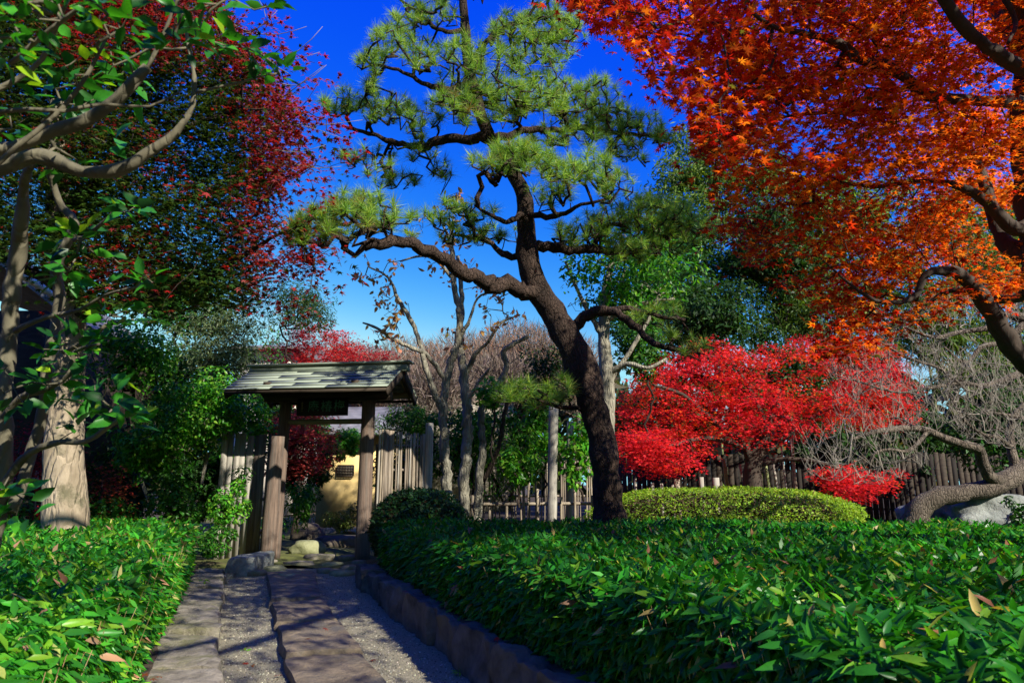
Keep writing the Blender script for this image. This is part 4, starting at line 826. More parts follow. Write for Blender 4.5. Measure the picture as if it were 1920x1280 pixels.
def maple_far(px, py, Y, wpx, hpx, name, label, cols, nsp, size, per=40, trunkpx=None, poly=None, z0=.1):
    r = empty(name, (P(px, py, Y)[0], Y, z0), label, 'tree'); b = P(px, py, Y); sc_ = Y/F; zt = b[2]
    tr = smooth_path(np.array([[b[0], Y, z0-.1, .07], [b[0]+.08, Y, z0+(zt-z0)*.45, .055], [b[0]-.05, Y, zt, .03]]), .3); g = Geo(); tube(g, tr, 8, .1); build('trunk', g, M['bark_maple'], r, smooth=True)
    e = unit(R0.normal(size=(nsp, 3)))*R0.random((nsp, 1))**.4; cen = b+e*[wpx*sc_/2, wpx*sc_*.45, hpx*sc_/2]
    pos, Rm, s = sprays(cen, per, .3, .05, size, droop=.5, tilt=.15); leaves(r, 'foliage', STAR, pos, Rm, s, pal(len(pos), cols), M['leaf_red'])
    twigs(r, 'twigs', grow(tr, cen[::2], jit=.2, seg=.3, rt=.004, rmax=.03), M['bark_maple'], 4); return r
maple_far(590, 665, 19, 190, 130, 'maple_tree', 'distant crimson maple showing just above the gate roof', [(.50, .035, .045), (.40, .03, .04), (.55, .05, .04)], 210, .10)
maple_far(690, 680, 21, 110, 75, 'maple_tree', 'smaller duller red maple at the right end of the gate roof', [(.42, .05, .05), (.36, .04, .05)], 80, .10)
maple_far(560, 820, 14.2, 130, 150, 'maple_tree', 'dusky pink red maple seen through the gate opening', [(.34, .05, .05), (.42, .05, .05), (.26, .06, .04)], 150, .075)
maple_far(60, 880, 9.2, 150, 190, 'maple_tree', 'low dark red maple in shade behind the trunk, far left', [(.38, .03, .03), (.26, .03, .02)], 70, .06, z0=.15)
maple_far(195, 930, 9.6, 50, 120, 'maple_tree', 'small reddish maple sapling just right of the pale trunk', [(.35, .05, .03), (.25, .08, .02)], 22, .055, z0=.15)

# ---------------------------------------------------------------- bamboo grass beds
def sasa(name, label, region, edge, zt, zb, ntop, nside, cols, size=(.08, .15), nst=1500, sidefn=None, nparts=300, rng=R0):
    root = empty(name, (region.mean(0)[0], region.mean(0)[1], zb), label, 'bamboo grass')
    poly = [tuple(p) for p in region]
    q = rnd_poly(ntop, poly)
    # thin out with distance so that near leaves are as dense as needed
    hgt = np.array([mnoise.noise(Vector((a*1.1, b*1.1, 0)))*.05+mnoise.noise(Vector((a*3.3, b*3.3, 2)))*.035 for a, b in q])
    # distance to the edge line rounds the shoulder
    E = np.array(edge); ed = np.full(len(q), 9.0)
    for a, b in zip(E[:-1], E[1:]):
        ab = b-a; t = np.clip(((q-a)@ab)/(ab@ab), 0, 1); ed = np.minimum(ed, np.linalg.norm(q-(a+t[:, None]*ab), axis=1))
    depth = rng.random(len(q))**1.8*.22
    z = zt+hgt-depth-np.clip(.16-ed, 0, .16)**2*5
    pos = np.column_stack([q, z]); nrm = np.column_stack([rng.normal(size=len(q))*.75, rng.normal(size=len(q))*.75, np.full(len(q), .8)])
    tip = np.column_stack([rng.normal(size=len(q)), rng.normal(size=len(q))-.25, rng.uniform(-.2, 1.6, len(q))])
    # side face
    L = np.linalg.norm(np.diff(E, axis=0), axis=1); cs = np.concatenate([[0], np.cumsum(L)]); t = rng.random(nside)*cs[-1]
    k = np.clip(np.searchsorted(cs, t)-1, 0, len(L)-1); f = (t-cs[k])/L[k]; ps = E[k]+(E[k+1]-E[k])*f[:, None]; dr = (E[k+1]-E[k])/L[k][:, None]; on = np.column_stack([dr[:, 1], -dr[:, 0]])*(1 if sidefn is None else sidefn)
    zz = zb+(zt-zb)*rng.random(nside)**.8; ins = rng.random(nside)**1.6*.22-.03+np.array([mnoise.noise(Vector((a*2, b*2, c*2)))*.05 for a, b, c in zip(ps[:, 0], ps[:, 1], zz)])+np.clip(zz-zt+.15, 0, 1)**2*3
    pside = np.column_stack([ps-on*ins[:, None], zz]); nside_ = np.column_stack([on+rng.normal(size=(nside, 2))*.5, np.full(nside, .7)+rng.normal(size=nside)*.3]); tside = np.column_stack([on*.6+rng.normal(size=(nside, 2))*.8, rng.uniform(-.7, .5, nside)])
    pos = np.vstack([pos, pside]); Rm = frames(np.vstack([nrm, nside_]), np.vstack([tip, tside])); s = rng.uniform(*size, len(pos))
    c = pal(len(pos), cols[0], cols[1], .35)
    ok = (np.linalg.norm(pos-[0, 0, EYE], axis=1) > .75) & near_frame(pos); pos, Rm, s, c = pos[ok], Rm[ok], s[ok], c[ok]
    leaves(root, 'foliage', LANCE_M, pos, Rm, s, c, M['leaf_waxy'], nparts, far=QUAD_M, fardist=3.0)
    # stems
    q = np.vstack([rnd_poly(nst//2, poly), (ps-on*.08)[:nst//2]]); g = Geo()
    q = q[near_frame(np.column_stack([q, np.full(len(q), zt)]))]
    V = np.array([[-.5, 0, 0], [.5, 0, 0], [0, .8, 0], [-.4, 0, 1], [.4, 0, 1], [0, .7, 1]], float)*[.006, .006, 1]
    p3 = np.column_stack([q, np.full(len(q), zb-.02)]); lean = np.column_stack([rng.normal(size=len(q))*.12, rng.normal(size=len(q))*.12, np.ones(len(q))])
    Rs = frames(lean, rng.normal(size=(len(q), 3)))
    stamp(g, (V, [np.array([[0, 1, 4, 3], [1, 2, 5, 4], [2, 0, 3, 5]])]), p3, Rs, np.full(len(q), 1.0)*rng.uniform((zt-zb)*.65, (zt-zb)*1.01, len(q)), pal(len(q), [(.46, .33, .17), (.34, .21, .10), (.22, .17, .07)]))
    build('stems', g, M['twigmass'], root, kind='stuff'); return root
SG = ([(.022, .155, .014), (.036, .22, .015), (.014, .10, .014), (.12, .27, .016), (.36, .30, .08), (.26, .12, .06)], [5, 5, 4, 2.2, .4, .25])
ys = np.linspace(8.6, 1.0, 16); redge = np.array([[float(xlin(RWALL_OUT, y))+.06, y] for y in ys])
far_r = P(1500, 980, 8.7)
region = np.vstack([redge, [[12.5, 1.0], [12.5, 7.8], [6.5, 8.3], [2.5, 8.9], [.2, 9.1], [-1.4, 9.1]]])
sasa('bamboo_grass', 'deep clipped bed of broad leaved bamboo grass filling the lower right', region, redge, .77, .30, 175000, 55000, SG, (.045, .118), 18000, sidefn=1)
ys = np.linspace(1.0, 8.9, 16); ledge = np.array([[float(xlin(LWALL_OUT, y))-.05, y] for y in ys])
region = np.vstack([ledge, [[ledge[-1][0]-.6, 9.1], [-6.2, 8.6], [-8.5, 8.0], [-8.5, 1.0]]])
SL = ([(.030, .19, .016), (.05, .26, .018), (.02, .13, .016), (.15, .33, .02), (.42, .36, .13), (.36, .20, .12)], [5, 5, 3, 3, .6, .4])
sasa('bamboo_grass', 'bright bed of bamboo grass left of the path at the foot of the trunk', region, ledge, .76, .19, 95000, 36000, SL, (.045, .112), 9000, sidefn=1)

# ---------------------------------------------------------------- generic shrubs and far trees
def blob(center, radii, clumps, n, rng=R0, cl=.42, flat=.8, jit=.3, lower=-.9):
    """leaf positions and normals on many overlapping clumps inside an ellipsoid"""
    e = unit(rng.normal(size=(clumps*2, 3)))*rng.random((clumps*2, 1))**.45; e = e[e[:, 2] > lower][:clumps]; cc = center+e*radii*(1-cl*.55)
    cr = np.min(radii)*cl*rng.uniform(.6, 1.25, len(cc)); i = rng.integers(0, len(cc), n); d = unit(rng.normal(size=(n, 3)))
    r = cr[i]*(1-jit*rng.random(n)**1.5); pos = cc[i]+d*r[:, None]*[1, 1, flat]; return pos, d, cc
def shrub(px, py, Y, wx, wy, dep, size, tmpl, cols, label, cat='shrub', name='shrub', m='leaf', k=1.6, stems=True, wts=None, cl=.42, upb=.5, droop=-.2, far=None, nmax=20000, z0=.15, stem_m='bark_dark', clumps=None, extra=None, nparts=0):
    c = P(px, py, Y); sc_ = Y/F; radii = np.array([wx*sc_, dep, wy*sc_]); l = size/sc_
    k *= 1.9 if tmpl is QUAD_N else 1.25 if tmpl is QUAD else 1.1
    n = int(min(nmax, max(200, k*2.2*math.pi*wx*wy/(.34*l*l)))); cl_n = clumps or int(np.clip(wx*wy/180, 10, 60))
    pos, d, cc = blob(c, radii, cl_n, n, cl=cl); ok = pos[:, 2] > z0-.02; pos, d = pos[ok], d[ok]; n = len(pos)
    r = empty(name, (c[0], Y, z0), label, cat); nrm = d+np.array([0, 0, upb])+R0.normal(size=(n, 3))*.45; tip = d*.7+R0.normal(size=(n, 3))*.6+[0, 0, droop]
    leaves(r, 'foliage', tmpl, pos, frames(nrm, tip), size*R0.uniform(.65, 1.25, n), pal(n, cols, wts), M[m], nparts)
    if stems:
        base = np.array([[c[0]+dx, Y+dy, z0-.05+h, .03] for dx, dy in ((-.12*radii[0], .05), (.15*radii[0], -.05), (0, .1)) for h in np.linspace(0, max(c[2]-z0, .2)*.5, 4)])
        twigs(r, 'stems', grow(base, cc, jit=.22, seg=max(.12, radii[2]*.18), rt=.006, expo=.42, rmax=.04), M[stem_m], 4)
    return r
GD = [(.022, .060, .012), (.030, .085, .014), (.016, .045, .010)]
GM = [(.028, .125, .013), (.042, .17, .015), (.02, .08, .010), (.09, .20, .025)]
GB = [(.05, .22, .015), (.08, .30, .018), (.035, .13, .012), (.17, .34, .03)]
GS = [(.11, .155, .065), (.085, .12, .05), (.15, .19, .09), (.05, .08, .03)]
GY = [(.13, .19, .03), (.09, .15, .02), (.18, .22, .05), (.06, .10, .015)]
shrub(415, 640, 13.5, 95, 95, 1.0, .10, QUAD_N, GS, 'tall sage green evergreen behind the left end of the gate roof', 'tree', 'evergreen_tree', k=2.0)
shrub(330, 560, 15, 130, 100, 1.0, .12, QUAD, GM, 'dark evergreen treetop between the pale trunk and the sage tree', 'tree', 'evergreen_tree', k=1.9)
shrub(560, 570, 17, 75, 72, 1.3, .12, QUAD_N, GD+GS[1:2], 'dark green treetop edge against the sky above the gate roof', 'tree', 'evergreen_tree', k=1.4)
shrub(245, 660, 11.4, 85, 90, .7, .085, OVAL, GB, 'glossy leaved camellia bush just right of the pale trunk', k=1.5, m='leaf_waxy')
shrub(385, 765, 11.0, 95, 95, .7, .072, OVAL, GB, 'bright leafy bush left of the gate, level with its sign', k=2.1, m='leaf_waxy', stem_m='bark_grey')
shrub(290, 825, 10.6, 85, 95, .6, .075, OVAL, GB, 'mid green bush between the pale trunk and the gate, waist high', k=1.9, m='leaf_waxy', stem_m='bark_grey')
shrub(455, 800, 13.2, 60, 110, .5, .09, OVAL_N, GB, 'bush filling behind the left board fence', k=1.4, m='leaf_waxy', stem_m='bark_grey')
shrub(560, 800, 16.0, 75, 90, .6, .10, QUAD, GD+GM[:1], 'dark bush far behind the pink maple in the gate opening', k=2.0)
shrub(1450, 480, 18.6, 120, 140, 1.0, .15, QUAD, GD, 'shaded evergreen treetop between bamboo plume and orange maple', 'tree', 'evergreen_tree', k=1.9)
shrub(430, 925, 10.2, 42, 72, .32, .065, OVAL_N, GB, 'light green nandina bush growing against the left board fence', k=1.5, m='leaf_waxy')
shrub(335, 945, 10.6, 70, 65, .5, .07, OVAL, GM, 'shaded bush behind the far corner of the left grass bed', k=1.4, m='leaf_waxy')
shrub(400, 1010, 9.75, 45, 42, .35, .06, OVAL_N, GM, 'low leafy plant at the corner by the squared end stone', k=1.5, m='leaf_waxy')
shrub(195, 960, 9.6, 50, 50, .5, .07, OVAL, GM, 'small dark bush touching the foot of the pale trunk', k=1.4, m='leaf_waxy')
shrub(25, 965, 8.6, 50, 60, .4, .07, OVAL_N, GM, 'loose dark plant left of the pale trunk foot', k=.9, m='leaf_waxy')
shrub(490, 690, 15.5, 50, 90, .8, .09, QUAD, GM+[(.2, .15, .1)], 'thin half bare shrub in front of the cream house wall', k=.5)
shrub(330, 740, 14.6, 150, 120, .9, .10, QUAD, GM+GS[:2], 'tall mixed hedge screening the houses left of the gate', 'hedge', 'tall_hedge', k=2.0)
shrub(230, 900, 12.2, 90, 120, .6, .09, QUAD, GD, 'dark bush in deep shade behind the pale trunk', k=1.2)
shrub(557, 942, 12.7, 48, 50, .5, .11, QUAD_N, GB, 'fresh green grassy clump inside the gate opening, left', 'shrub', k=1.2, droop=-.8)
shrub(642, 968, 13.4, 48, 34, .5, .07, QUAD_N, GY+[(.3, .28, .13)], 'variegated olive bush under the ochre wall', k=1.4)
shrub(556, 870, 14.6, 42, 62, .4, .09, QUAD, GD+GM[:1], 'dark evergreen between the left gate post and the pink maple stem', k=2.2)
shrub(390, 900, 13.6, 120, 90, .5, .10, QUAD, GD+GM[:1], 'dark low hedge behind the left board fence', 'hedge', 'low_hedge', k=2.0)
shrub(790, 785, 12.9, 46, 44, .4, .09, QUAD_N, GB, 'light green bush between the pale log post and first persimmon trunk', k=1.3)
shrub(900, 790, 13.2, 60, 50, .4, .10, OVAL_N, GB+GM, 'green bush filling behind the pruned tree and second persimmon', k=1.5, m='leaf_waxy')
shrub(1010, 835, 12.9, 50, 60, .4, .11, OVAL_N, GB, 'broad leaved bush standing just left of the tall cut log', k=1.3, m='leaf_waxy')
shrub(880, 825, 12.7, 50, 70, .4, .10, QUAD_N, GB, 'light green bush just behind the two persimmon trunks', k=1.0)
shrub(965, 865, 12.2, 55, 50, .35, .10, OVAL_N, GB, 'bright bush right above the low bamboo rail', k=1.2, m='leaf_waxy')
shrub(1190, 620, 16.0, 60, 60, .6, .11, QUAD, GD+GM, 'green treetop closing the gap right of the pine trunk', k=2.0)
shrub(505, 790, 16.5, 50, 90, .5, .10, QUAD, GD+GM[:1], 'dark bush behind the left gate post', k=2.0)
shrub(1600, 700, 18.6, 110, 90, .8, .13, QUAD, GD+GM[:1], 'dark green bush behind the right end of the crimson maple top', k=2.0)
shrub(590, 880, 15.2, 46, 80, .5, .09, QUAD, GD, 'dark evergreen in the gate opening beside the ochre wall', k=1.5)
shrub(652, 828, 15.4, 42, 44, .4, .08, OVAL, GB, 'small bright bush above the lattice window', k=1.8, m='leaf_waxy', stems=False)
shrub(520, 985, 12.0, 28, 28, .3, .08, OVAL_N, GM, 'low green plant beside the left support log', k=1.3, m='leaf_waxy')
shrub(735, 790, 13.2, 58, 42, .5, .08, QUAD_N, GB+GS[:1], 'fine leaved light green bush above the bamboo slat fence', k=1.3)
shrub(755, 880, 12.6, 62, 60, .5, .09, QUAD, GD, 'dark bush hidden behind the bamboo slat fence', k=1.2)
shrub(860, 840, 13.4, 75, 95, .6, .09, QUAD, GB+GD, 'dark bush behind the bases of the persimmon trunks', k=1.2)
shrub(925, 735, 11.6, 52, 34, .4, .11, OVAL, GB, 'broad leaved bright bush between persimmon trunks and pine', k=1.0, m='leaf_waxy')
shrub(955, 850, 13.0, 95, 95, .6, .11, QUAD_N, GB+GS[:1], 'bamboo leaved bush behind the low rail fence', k=1.2, droop=-.7)
shrub(1020, 690, 14.6, 60, 60, .6, .09, QUAD, GD+GS[3:], 'dark evergreen just left of the pine trunk bend', k=1.1)
shrub(1085, 840, 12.2, 42, 95, .4, .12, OVAL, GB, 'glossy broad leaved bush hugging the left side of the pine', k=1.1, m='leaf_waxy')
shrub(1180, 800, 16.5, 70, 110, .8, .10, QUAD, GD+GM[:1], 'dark bush between the pine trunk and crimson maple', k=1.3)
shrub(1450, 705, 18.0, 130, 110, .8, .13, QUAD, GD, 'dark evergreen showing over the middle of the crimson maple', 'tree', 'evergreen_tree', k=2.0)
shrub(1195, 655, 14.2, 60, 75, .6, .10, QUAD, GM+GD[:1], 'green bush in the gap between pine trunk and crimson maple top', k=2.0)
shrub(780, 830, 13.6, 55, 70, .5, .09, QUAD_N, GB+GS[:1], 'light green bush just right of the pale log post', k=1.1)
shrub(990, 780, 12.9, 60, 60, .5, .10, OVAL_N, GB+GM, 'sunlit leafy bush left of the tall cut log', k=1.5, m='leaf_waxy')
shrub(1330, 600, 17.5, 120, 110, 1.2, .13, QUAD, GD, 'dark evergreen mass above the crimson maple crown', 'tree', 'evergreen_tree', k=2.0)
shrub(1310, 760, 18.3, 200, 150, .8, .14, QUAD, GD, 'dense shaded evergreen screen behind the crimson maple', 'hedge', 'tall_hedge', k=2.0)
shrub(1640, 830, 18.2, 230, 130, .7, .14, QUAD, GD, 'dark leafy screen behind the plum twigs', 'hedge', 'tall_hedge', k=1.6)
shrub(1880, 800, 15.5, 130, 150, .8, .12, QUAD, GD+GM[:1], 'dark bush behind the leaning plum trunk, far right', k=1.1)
shrub(1905, 965, 8.3, 40, 38, .3, .06, OVAL, GD+GM[:1], 'small dark plant right of the big boulder', k=1.5, m='leaf_waxy', z0=.3)
# broadleaf tree with a whitish trunk behind the pine
bt = shrub(1180, 510, 12.4, 150, 120, 1.1, .125, OVAL_N, GB+GM, 'broadleaf evergreen with whitish trunk just right of the pine', 'tree', 'broadleaf_tree', m='leaf_waxy', k=1.5, z0=.3, stem_m='bark_grey', stems=False, cl=.36)
ts = [limb(bt, 'trunk', [(1128, 980, 12.4, 30), (1135, 860, 12.4, 28), (1140, 760, 12.4, 27), (1136, 690, 12.4, 26), (1132, 620, 12.4, 22), (1135, 550, 12.4, 16), (1150, 480, 12.4, 10)], M['bark_grey'], .12, 12, .12)]
for l in ([(1140, 700, 12.4, 14), (1175, 682, 12.2, 11), (1215, 690, 12.0, 8), (1250, 672, 12, 5)], [(1142, 720, 12.4, 11), (1180, 660, 12.3, 9), (1215, 600, 12.3, 7), (1240, 540, 12.2, 5)], [(1136, 640, 12.4, 12), (1090, 560, 12.3, 8), (1060, 490, 12.2, 5)], [(1135, 600, 12.4, 12), (1200, 570, 12.3, 9), (1265, 560, 12.2, 6)]):
    ts.append(limb(bt, 'branch', l, M['bark_grey'], .15, 7, .12, jit=.2))
e = unit(R0.normal(size=(90, 3)))*R0.random((90, 1))**.4; twigs(bt, 'twigs', grow(np.vstack([t[::2] for t in ts]), P(1180, 510, 12.4)+e*[1.4, 1.0, 1.1], jit=.2, seg=.2, rt=.004, rmax=.02), M['bark_grey'], 4)
# a grove of tall bamboo
ORD = ['first', 'second', 'third', 'fourth', 'fifth', 'sixth', 'seventh', 'eighth', 'ninth', 'tenth', 'eleventh', 'twelfth', 'thirteenth', 'fourteenth']
bl = ['bamboo with feathery crown, nearest the pine', 'tall bamboo whose pale plume stands highest right of the pine', 'bamboo whose plume leans against the sky between pine and orange maple']
BP = [(1262, 300, 21, 300), (1300, 235, 22, 330), (1345, 230, 21, 330), (1395, 250, 20.5, 330), (1440, 300, 20, 360), (1480, 330, 20.5, 360), (1520, 360, 20, 360), (1570, 330, 21, 380), (1620, 350, 20, 380), (1680, 330, 20.5, 400), (1740, 350, 20, 400), (1800, 340, 20.5, 400), (1860, 350, 20, 400), (1910, 340, 20.5, 400), (1240, 420, 19.5, 220), (1320, 400, 19.5, 260)]
for i, (px, py, Y, ext) in enumerate(BP):
    lab = bl[i] if i < 3 else ('bamboo half hidden low beside the pine boughs' if i == 14 else 'shorter bamboo above the left end of the crimson maple' if i == 15 else ORD[i-3]+' tall bamboo counted from the pine, in the grove behind the orange maple')
    r = empty('bamboo', (P(px, 900, Y)[0], Y, .1), lab, 'bamboo', 'bamboo culms of the back grove'); top = P(px+R0.uniform(-8, 8), py, Y); bx = top[0]+R0.uniform(-.6, .6)
    z = np.linspace(0, 1, 14); xy = np.column_stack([bx+(top[0]-bx)*z**2, np.full(14, Y), .1+(top[2]-.1)*z, .045*(1-z*.75)]); g = Geo(); tube(g, xy, 7); build('culm', g, M['bamboo_green'], r, smooth=True)
    zb_ = P(px, py+ext, Y)[2]; m_ = 46; h = R0.random(m_)**.8; hh = zb_+(top[2]-zb_)*h; wd_ = .35+1.15*np.sin(np.clip(1-h, 0, 1)*2.6)**.8; th = R0.uniform(0, 2*math.pi, m_); rr = np.sqrt(R0.random(m_))*wd_
    cc = np.column_stack([np.interp(hh, xy[:, 2], xy[:, 0])+np.cos(th)*rr, Y+np.sin(th)*rr, hh-rr*.25]); per = 105; cp = np.repeat(cc, per, 0); nn = len(cp); d = unit(R0.normal(size=(nn, 3))); pos = cp+d*R0.random((nn, 1))**.6*[.55, .55, .32]
    tip = np.column_stack([R0.normal(size=nn), R0.normal(size=nn), R0.uniform(-1.3, -.1, nn)]); leaves(r, 'foliage', QUAD_N, pos, frames(R0.normal(size=(nn, 3))+[0, 0, .6], tip), R0.uniform(.14, .28, nn), pal(nn, [(.12, .20, .03), (.09, .16, .025), (.17, .24, .06), (.05, .11, .02)] if py < 380 or px > 1600 else GD+GM[:1]), M['leaf'])
    twigs(r, 'twigs', grow(xy[5:], cc, jit=.1, seg=.5, rt=.004, rmax=.012), M['bamboo_green'], 4)
shrub(1500, 590, 18.6, 130, 85, .8, .16, QUAD_N, [(.06, .11, .02), (.09, .15, .025), (.035, .07, .015)], 'drooping bamboo foliage above the right half of the crimson maple', 'bamboo', 'bamboo_clump', k=1.2, droop=-1.0)
shrub(1760, 620, 17.5, 150, 120, .8, .16, QUAD_N, [(.08, .14, .02), (.12, .18, .03), (.04, .08, .015)], 'yellow green bamboo foliage behind the bare plum crown', 'bamboo', 'bamboo_clump', k=1.2, droop=-1.0)
shrub(1880, 480, 17.5, 100, 110, .8, .16, QUAD_N, GY, 'sunny bamboo foliage seen through the orange maple, far right', 'bamboo', 'bamboo_clump', k=1.0, droop=-1.0)
# pale lit bamboo canes in front of the dark fence
for px, y0_, y1_, w_, mm in ((1362, 860, 920, 7, 'bamboo_green'), (1393, 870, 925, 5, 'wood_grey'), (1440, 860, 930, 6, 'bamboo_green'), (1455, 865, 925, 5, 'wood_grey'), (1488, 800, 920, 7, 'bamboo_dry'), (1470, 830, 915, 4, 'wood_grey')):
    a = P(px-6, y0_, 15.9); b = P(px+4, y1_, 15.9); g = Geo(); r_ = w_*.5*16/F; tube(g, [[*a, r_*.9], [*((a+b)/2), r_], [b[0], b[1], b[2], r_], [b[0]+.02, b[1], .1, r_]], 8); o = build('bamboo_cane', g, M[mm], smooth=True)
    tag(o, {1362: 'leaning green cane left of the crimson maple trunk', 1393: 'thin grey cane close left of the crimson maple trunk', 1440: 'green cane just right of the crimson maple trunk', 1455: 'grey cane second right of the crimson maple trunk', 1488: 'tallest pale cane under the crimson maple, farthest right', 1470: 'thin grey cane left of the tallest pale cane'}[px], 'bamboo cane', 'pale canes before the dark fence')

# ---------------------------------------------------------------- distant leafless wood
def twig_cloud(g, c, rad3, n, ln, wd, cols):
    e = unit(R0.normal(size=(n, 3)))*R0.random((n, 1))**.5; pos = c+e*rad3; d = unit(e*[.8, .8, .4]+R0.normal(size=(n, 3))*.45+[0, 0, .75]); p = unit(np.cross(d, R0.normal(size=(n, 3))))*wd; L = R0.uniform(.5, 1.2, (n, 1))*ln
    V = np.stack([pos-p, pos+p, pos+d*L], 1).reshape(-1, 3); g.add(V, [np.arange(n*3).reshape(-1, 3)], np.repeat(pal(n, cols), 3, 0))
FT = [(560, 660, 38, 80), (650, 650, 40, 75), (705, 665, 36, 70), (760, 640, 42, 80), (815, 655, 38, 75), (865, 630, 42, 75), (920, 640, 38, 70), (965, 610, 40, 80), (1020, 620, 37, 85), (1075, 640, 40, 90)]
for i, (px, py, Y, h) in enumerate(FT):
    a = P(px, py, Y); sc_ = Y/F; r = empty('bare_tree', (a[0], Y, 0), ORD[i]+' from the left of the distant leafless brown trees behind gate and pine', 'tree', 'distant leafless trees')
    tr = smooth_path(np.array([[a[0], Y, -.1, .18], [a[0]+.3, Y, a[2]*.4, .14], [a[0]-.1, Y, a[2]*.75, .08], [a[0], Y, a[2], .03]]), .6); g = Geo(); tube(g, tr, 8, .1); build('trunk', g, M['bark_plum'], r, smooth=True)
    c = np.array([a[0], Y, a[2]-h*sc_*.75]); e = unit(R0.normal(size=(60, 3)))*R0.random((60, 1))**.4*[2.2, 2, h*sc_*.8]; twigs(r, 'branches', grow(tr, c+e, jit=.15, seg=.5, rt=.012, rmax=.06), M['bark_plum'], 4)
    g = Geo(); twig_cloud(g, c, np.array([2.5, 2.2, h*sc_*.85]), 5200, .65, .016, [(.17, .12, .09), (.24, .17, .14), (.11, .08, .055), (.26, .14, .09)]); build('twigs', g, M['twigmass'], r, kind='stuff')
for px, py, Y, rx_, rz_, lab in ((800, 735, 20, 1.5, .9, 'mauve grey leafless shrub right of the gate roof'), (930, 715, 21, 1.7, .8, 'brown leafless shrub behind the pruned tree'), (700, 745, 22.5, 1.6, 1.2, 'rusty leafless shrub just behind the gate roof end')):
    c = P(px, py, Y); r = empty('bare_shrub', (c[0], Y, .1), lab, 'shrub'); g = Geo(); twig_cloud(g, c, np.array([rx_, 1.0, rz_]), 5200, .4, .011, [(.17, .125, .10), (.22, .17, .145), (.10, .075, .055)]); build('twigs', g, M['twigmass'], r, kind='stuff')
    e = unit(R0.normal(size=(40, 3)))*R0.random((40, 1))**.4*[rx_, .9, rz_]; twigs(r, 'branches', grow(np.array([[c[0], Y, h, .04] for h in (.1, .4, .8, 1.2)]), c+e, jit=.2, seg=.3, rt=.008, rmax=.04), M['bark_plum'], 4)
for i, (px, py, Y, wx, wy, cols, lab) in enumerate(((700, 800, 22, 120, 70, [(.22, .08, .06), (.16, .07, .05), (.10, .09, .03)], 'rusty brown hedge below the distant wood, right of the gate roof'), (960, 760, 25, 140, 70, [(.13, .10, .05), (.07, .08, .03), (.16, .08, .05)], 'dull brown hedge below the distant wood, left of the pine'))):
    shrub(px, py, Y, wx, wy, .8, .16, QUAD, cols, lab, 'hedge', 'distant_hedge', k=1.2)
g = Geo(); a = R0.random(18000)*2*math.pi; rr = 58+R0.random(18000)*12; hh = np.where(np.sin(a) > .75, 8.5, 15.0)*(1+.18*np.sin(a*9)+.1*np.sin(a*23)); rr = np.where(np.sin(a) < .3, rr*.62, rr); pos = np.column_stack([np.cos(a)*rr, np.sin(a)*rr, R0.random(18000)**.8*hh+.3]); nn = len(pos)  # tree belt; its unseen side is pulled nearer and raised to cut skylight
stamp(g, QUAD, pos, frames(R0.normal(size=(nn, 3)), R0.normal(size=(nn, 3))), R0.uniform(1.6, 3.2, nn), pal(nn, [(.05, .07, .025), (.09, .08, .04), (.04, .05, .02)]))
tag(build('far_wood', g, M['leaf']), 'far belt of mixed trees around the garden', kind='stuff')

# ---------------------------------------------------------------- persimmon trees with a few big faded leaves
pt = empty('persimmon_tree', tuple(P(838, 930, 11.6)[:2])+(.3,), 'nearly bare persimmon tree with sunlit grey trunks and a few coral leaves', 'tree')
pl = []
for l in ([(842, 985, 11.6, 21.8), (838, 900, 11.6, 19.3), (834, 820, 11.6, 17.6), (832, 750, 11.6, 16.0), (842, 695, 11.6, 15.1), (858, 640, 11.6, 14.3), (862, 590, 11.6, 12.6), (852, 540, 11.6, 11.8), (848, 490, 11.6, 10.9), (846, 450, 11.6, 9.0), (850, 410, 11.6, 5.0)],
          [(836, 790, 11.6, 12.6), (812, 730, 11.5, 11.8), (798, 685, 11.4, 10.1), (786, 640, 11.4, 8.4), (768, 595, 11.4, 9.0), (745, 560, 11.3, 7.0), (728, 520, 11.3, 5.0), (690, 500, 11.3, 3.0)],
          [(834, 710, 11.6, 9.2), (800, 665, 11.4, 9.0), (765, 650, 11.3, 8.0), (730, 630, 11.2, 7.0), (700, 612, 11.2, 5.0), (680, 605, 11.2, 3.0)],
          [(846, 520, 11.6, 7.0), (820, 490, 11.5, 5.0), (790, 480, 11.4, 4.0), (750, 490, 11.4, 3.0)], [(850, 460, 11.6, 7.0), (830, 420, 11.5, 5.0), (810, 400, 11.4, 3.0)],
          [(858, 640, 11.6, 8.0), (880, 600, 11.5, 6.0), (895, 560, 11.5, 4.0), (920, 545, 11.4, 3.0)]):
    pl.append(limb(pt, 'trunk' if l[0][3] > 18 else 'branch', l, M['bark_grey'], .2, 10, .08, jit=.2, lumpscale=7))
pt2 = empty('persimmon_tree', tuple(P(870, 930, 12.0)[:2])+(.3,), 'second straight persimmon trunk close on the right of the first', 'tree')
pl2 = [limb(pt2, 'trunk', [(868, 990, 12, 21.8), (870, 900, 12, 20.2), (876, 820, 12, 20.2), (874, 750, 12, 18.5), (868, 690, 12, 16.8), (862, 640, 12, 13.4), (866, 560, 12, 10.1), (858, 480, 12, 7.0)], M['bark_grey'], .18, 12, .08, jit=.15, lumpscale=7)]
for l in ([(874, 700, 12, 10.1), (892, 665, 11.9, 9.0), (915, 640, 11.8, 7.0), (940, 605, 11.7, 5.0), (975, 590, 11.7, 3.0)], [(872, 760, 12, 8.4), (900, 715, 11.9, 7.0), (918, 690, 11.8, 4.0)]):
    pl2.append(limb(pt2, 'branch', l, M['bark_grey'], .2, 8, .08, jit=.2))
pt3 = empty('pruned_tree', tuple(P(900, 930, 12.2)[:2])+(.3,), 'crooked pruned tree with forked pale trunk between persimmons and pine', 'tree')
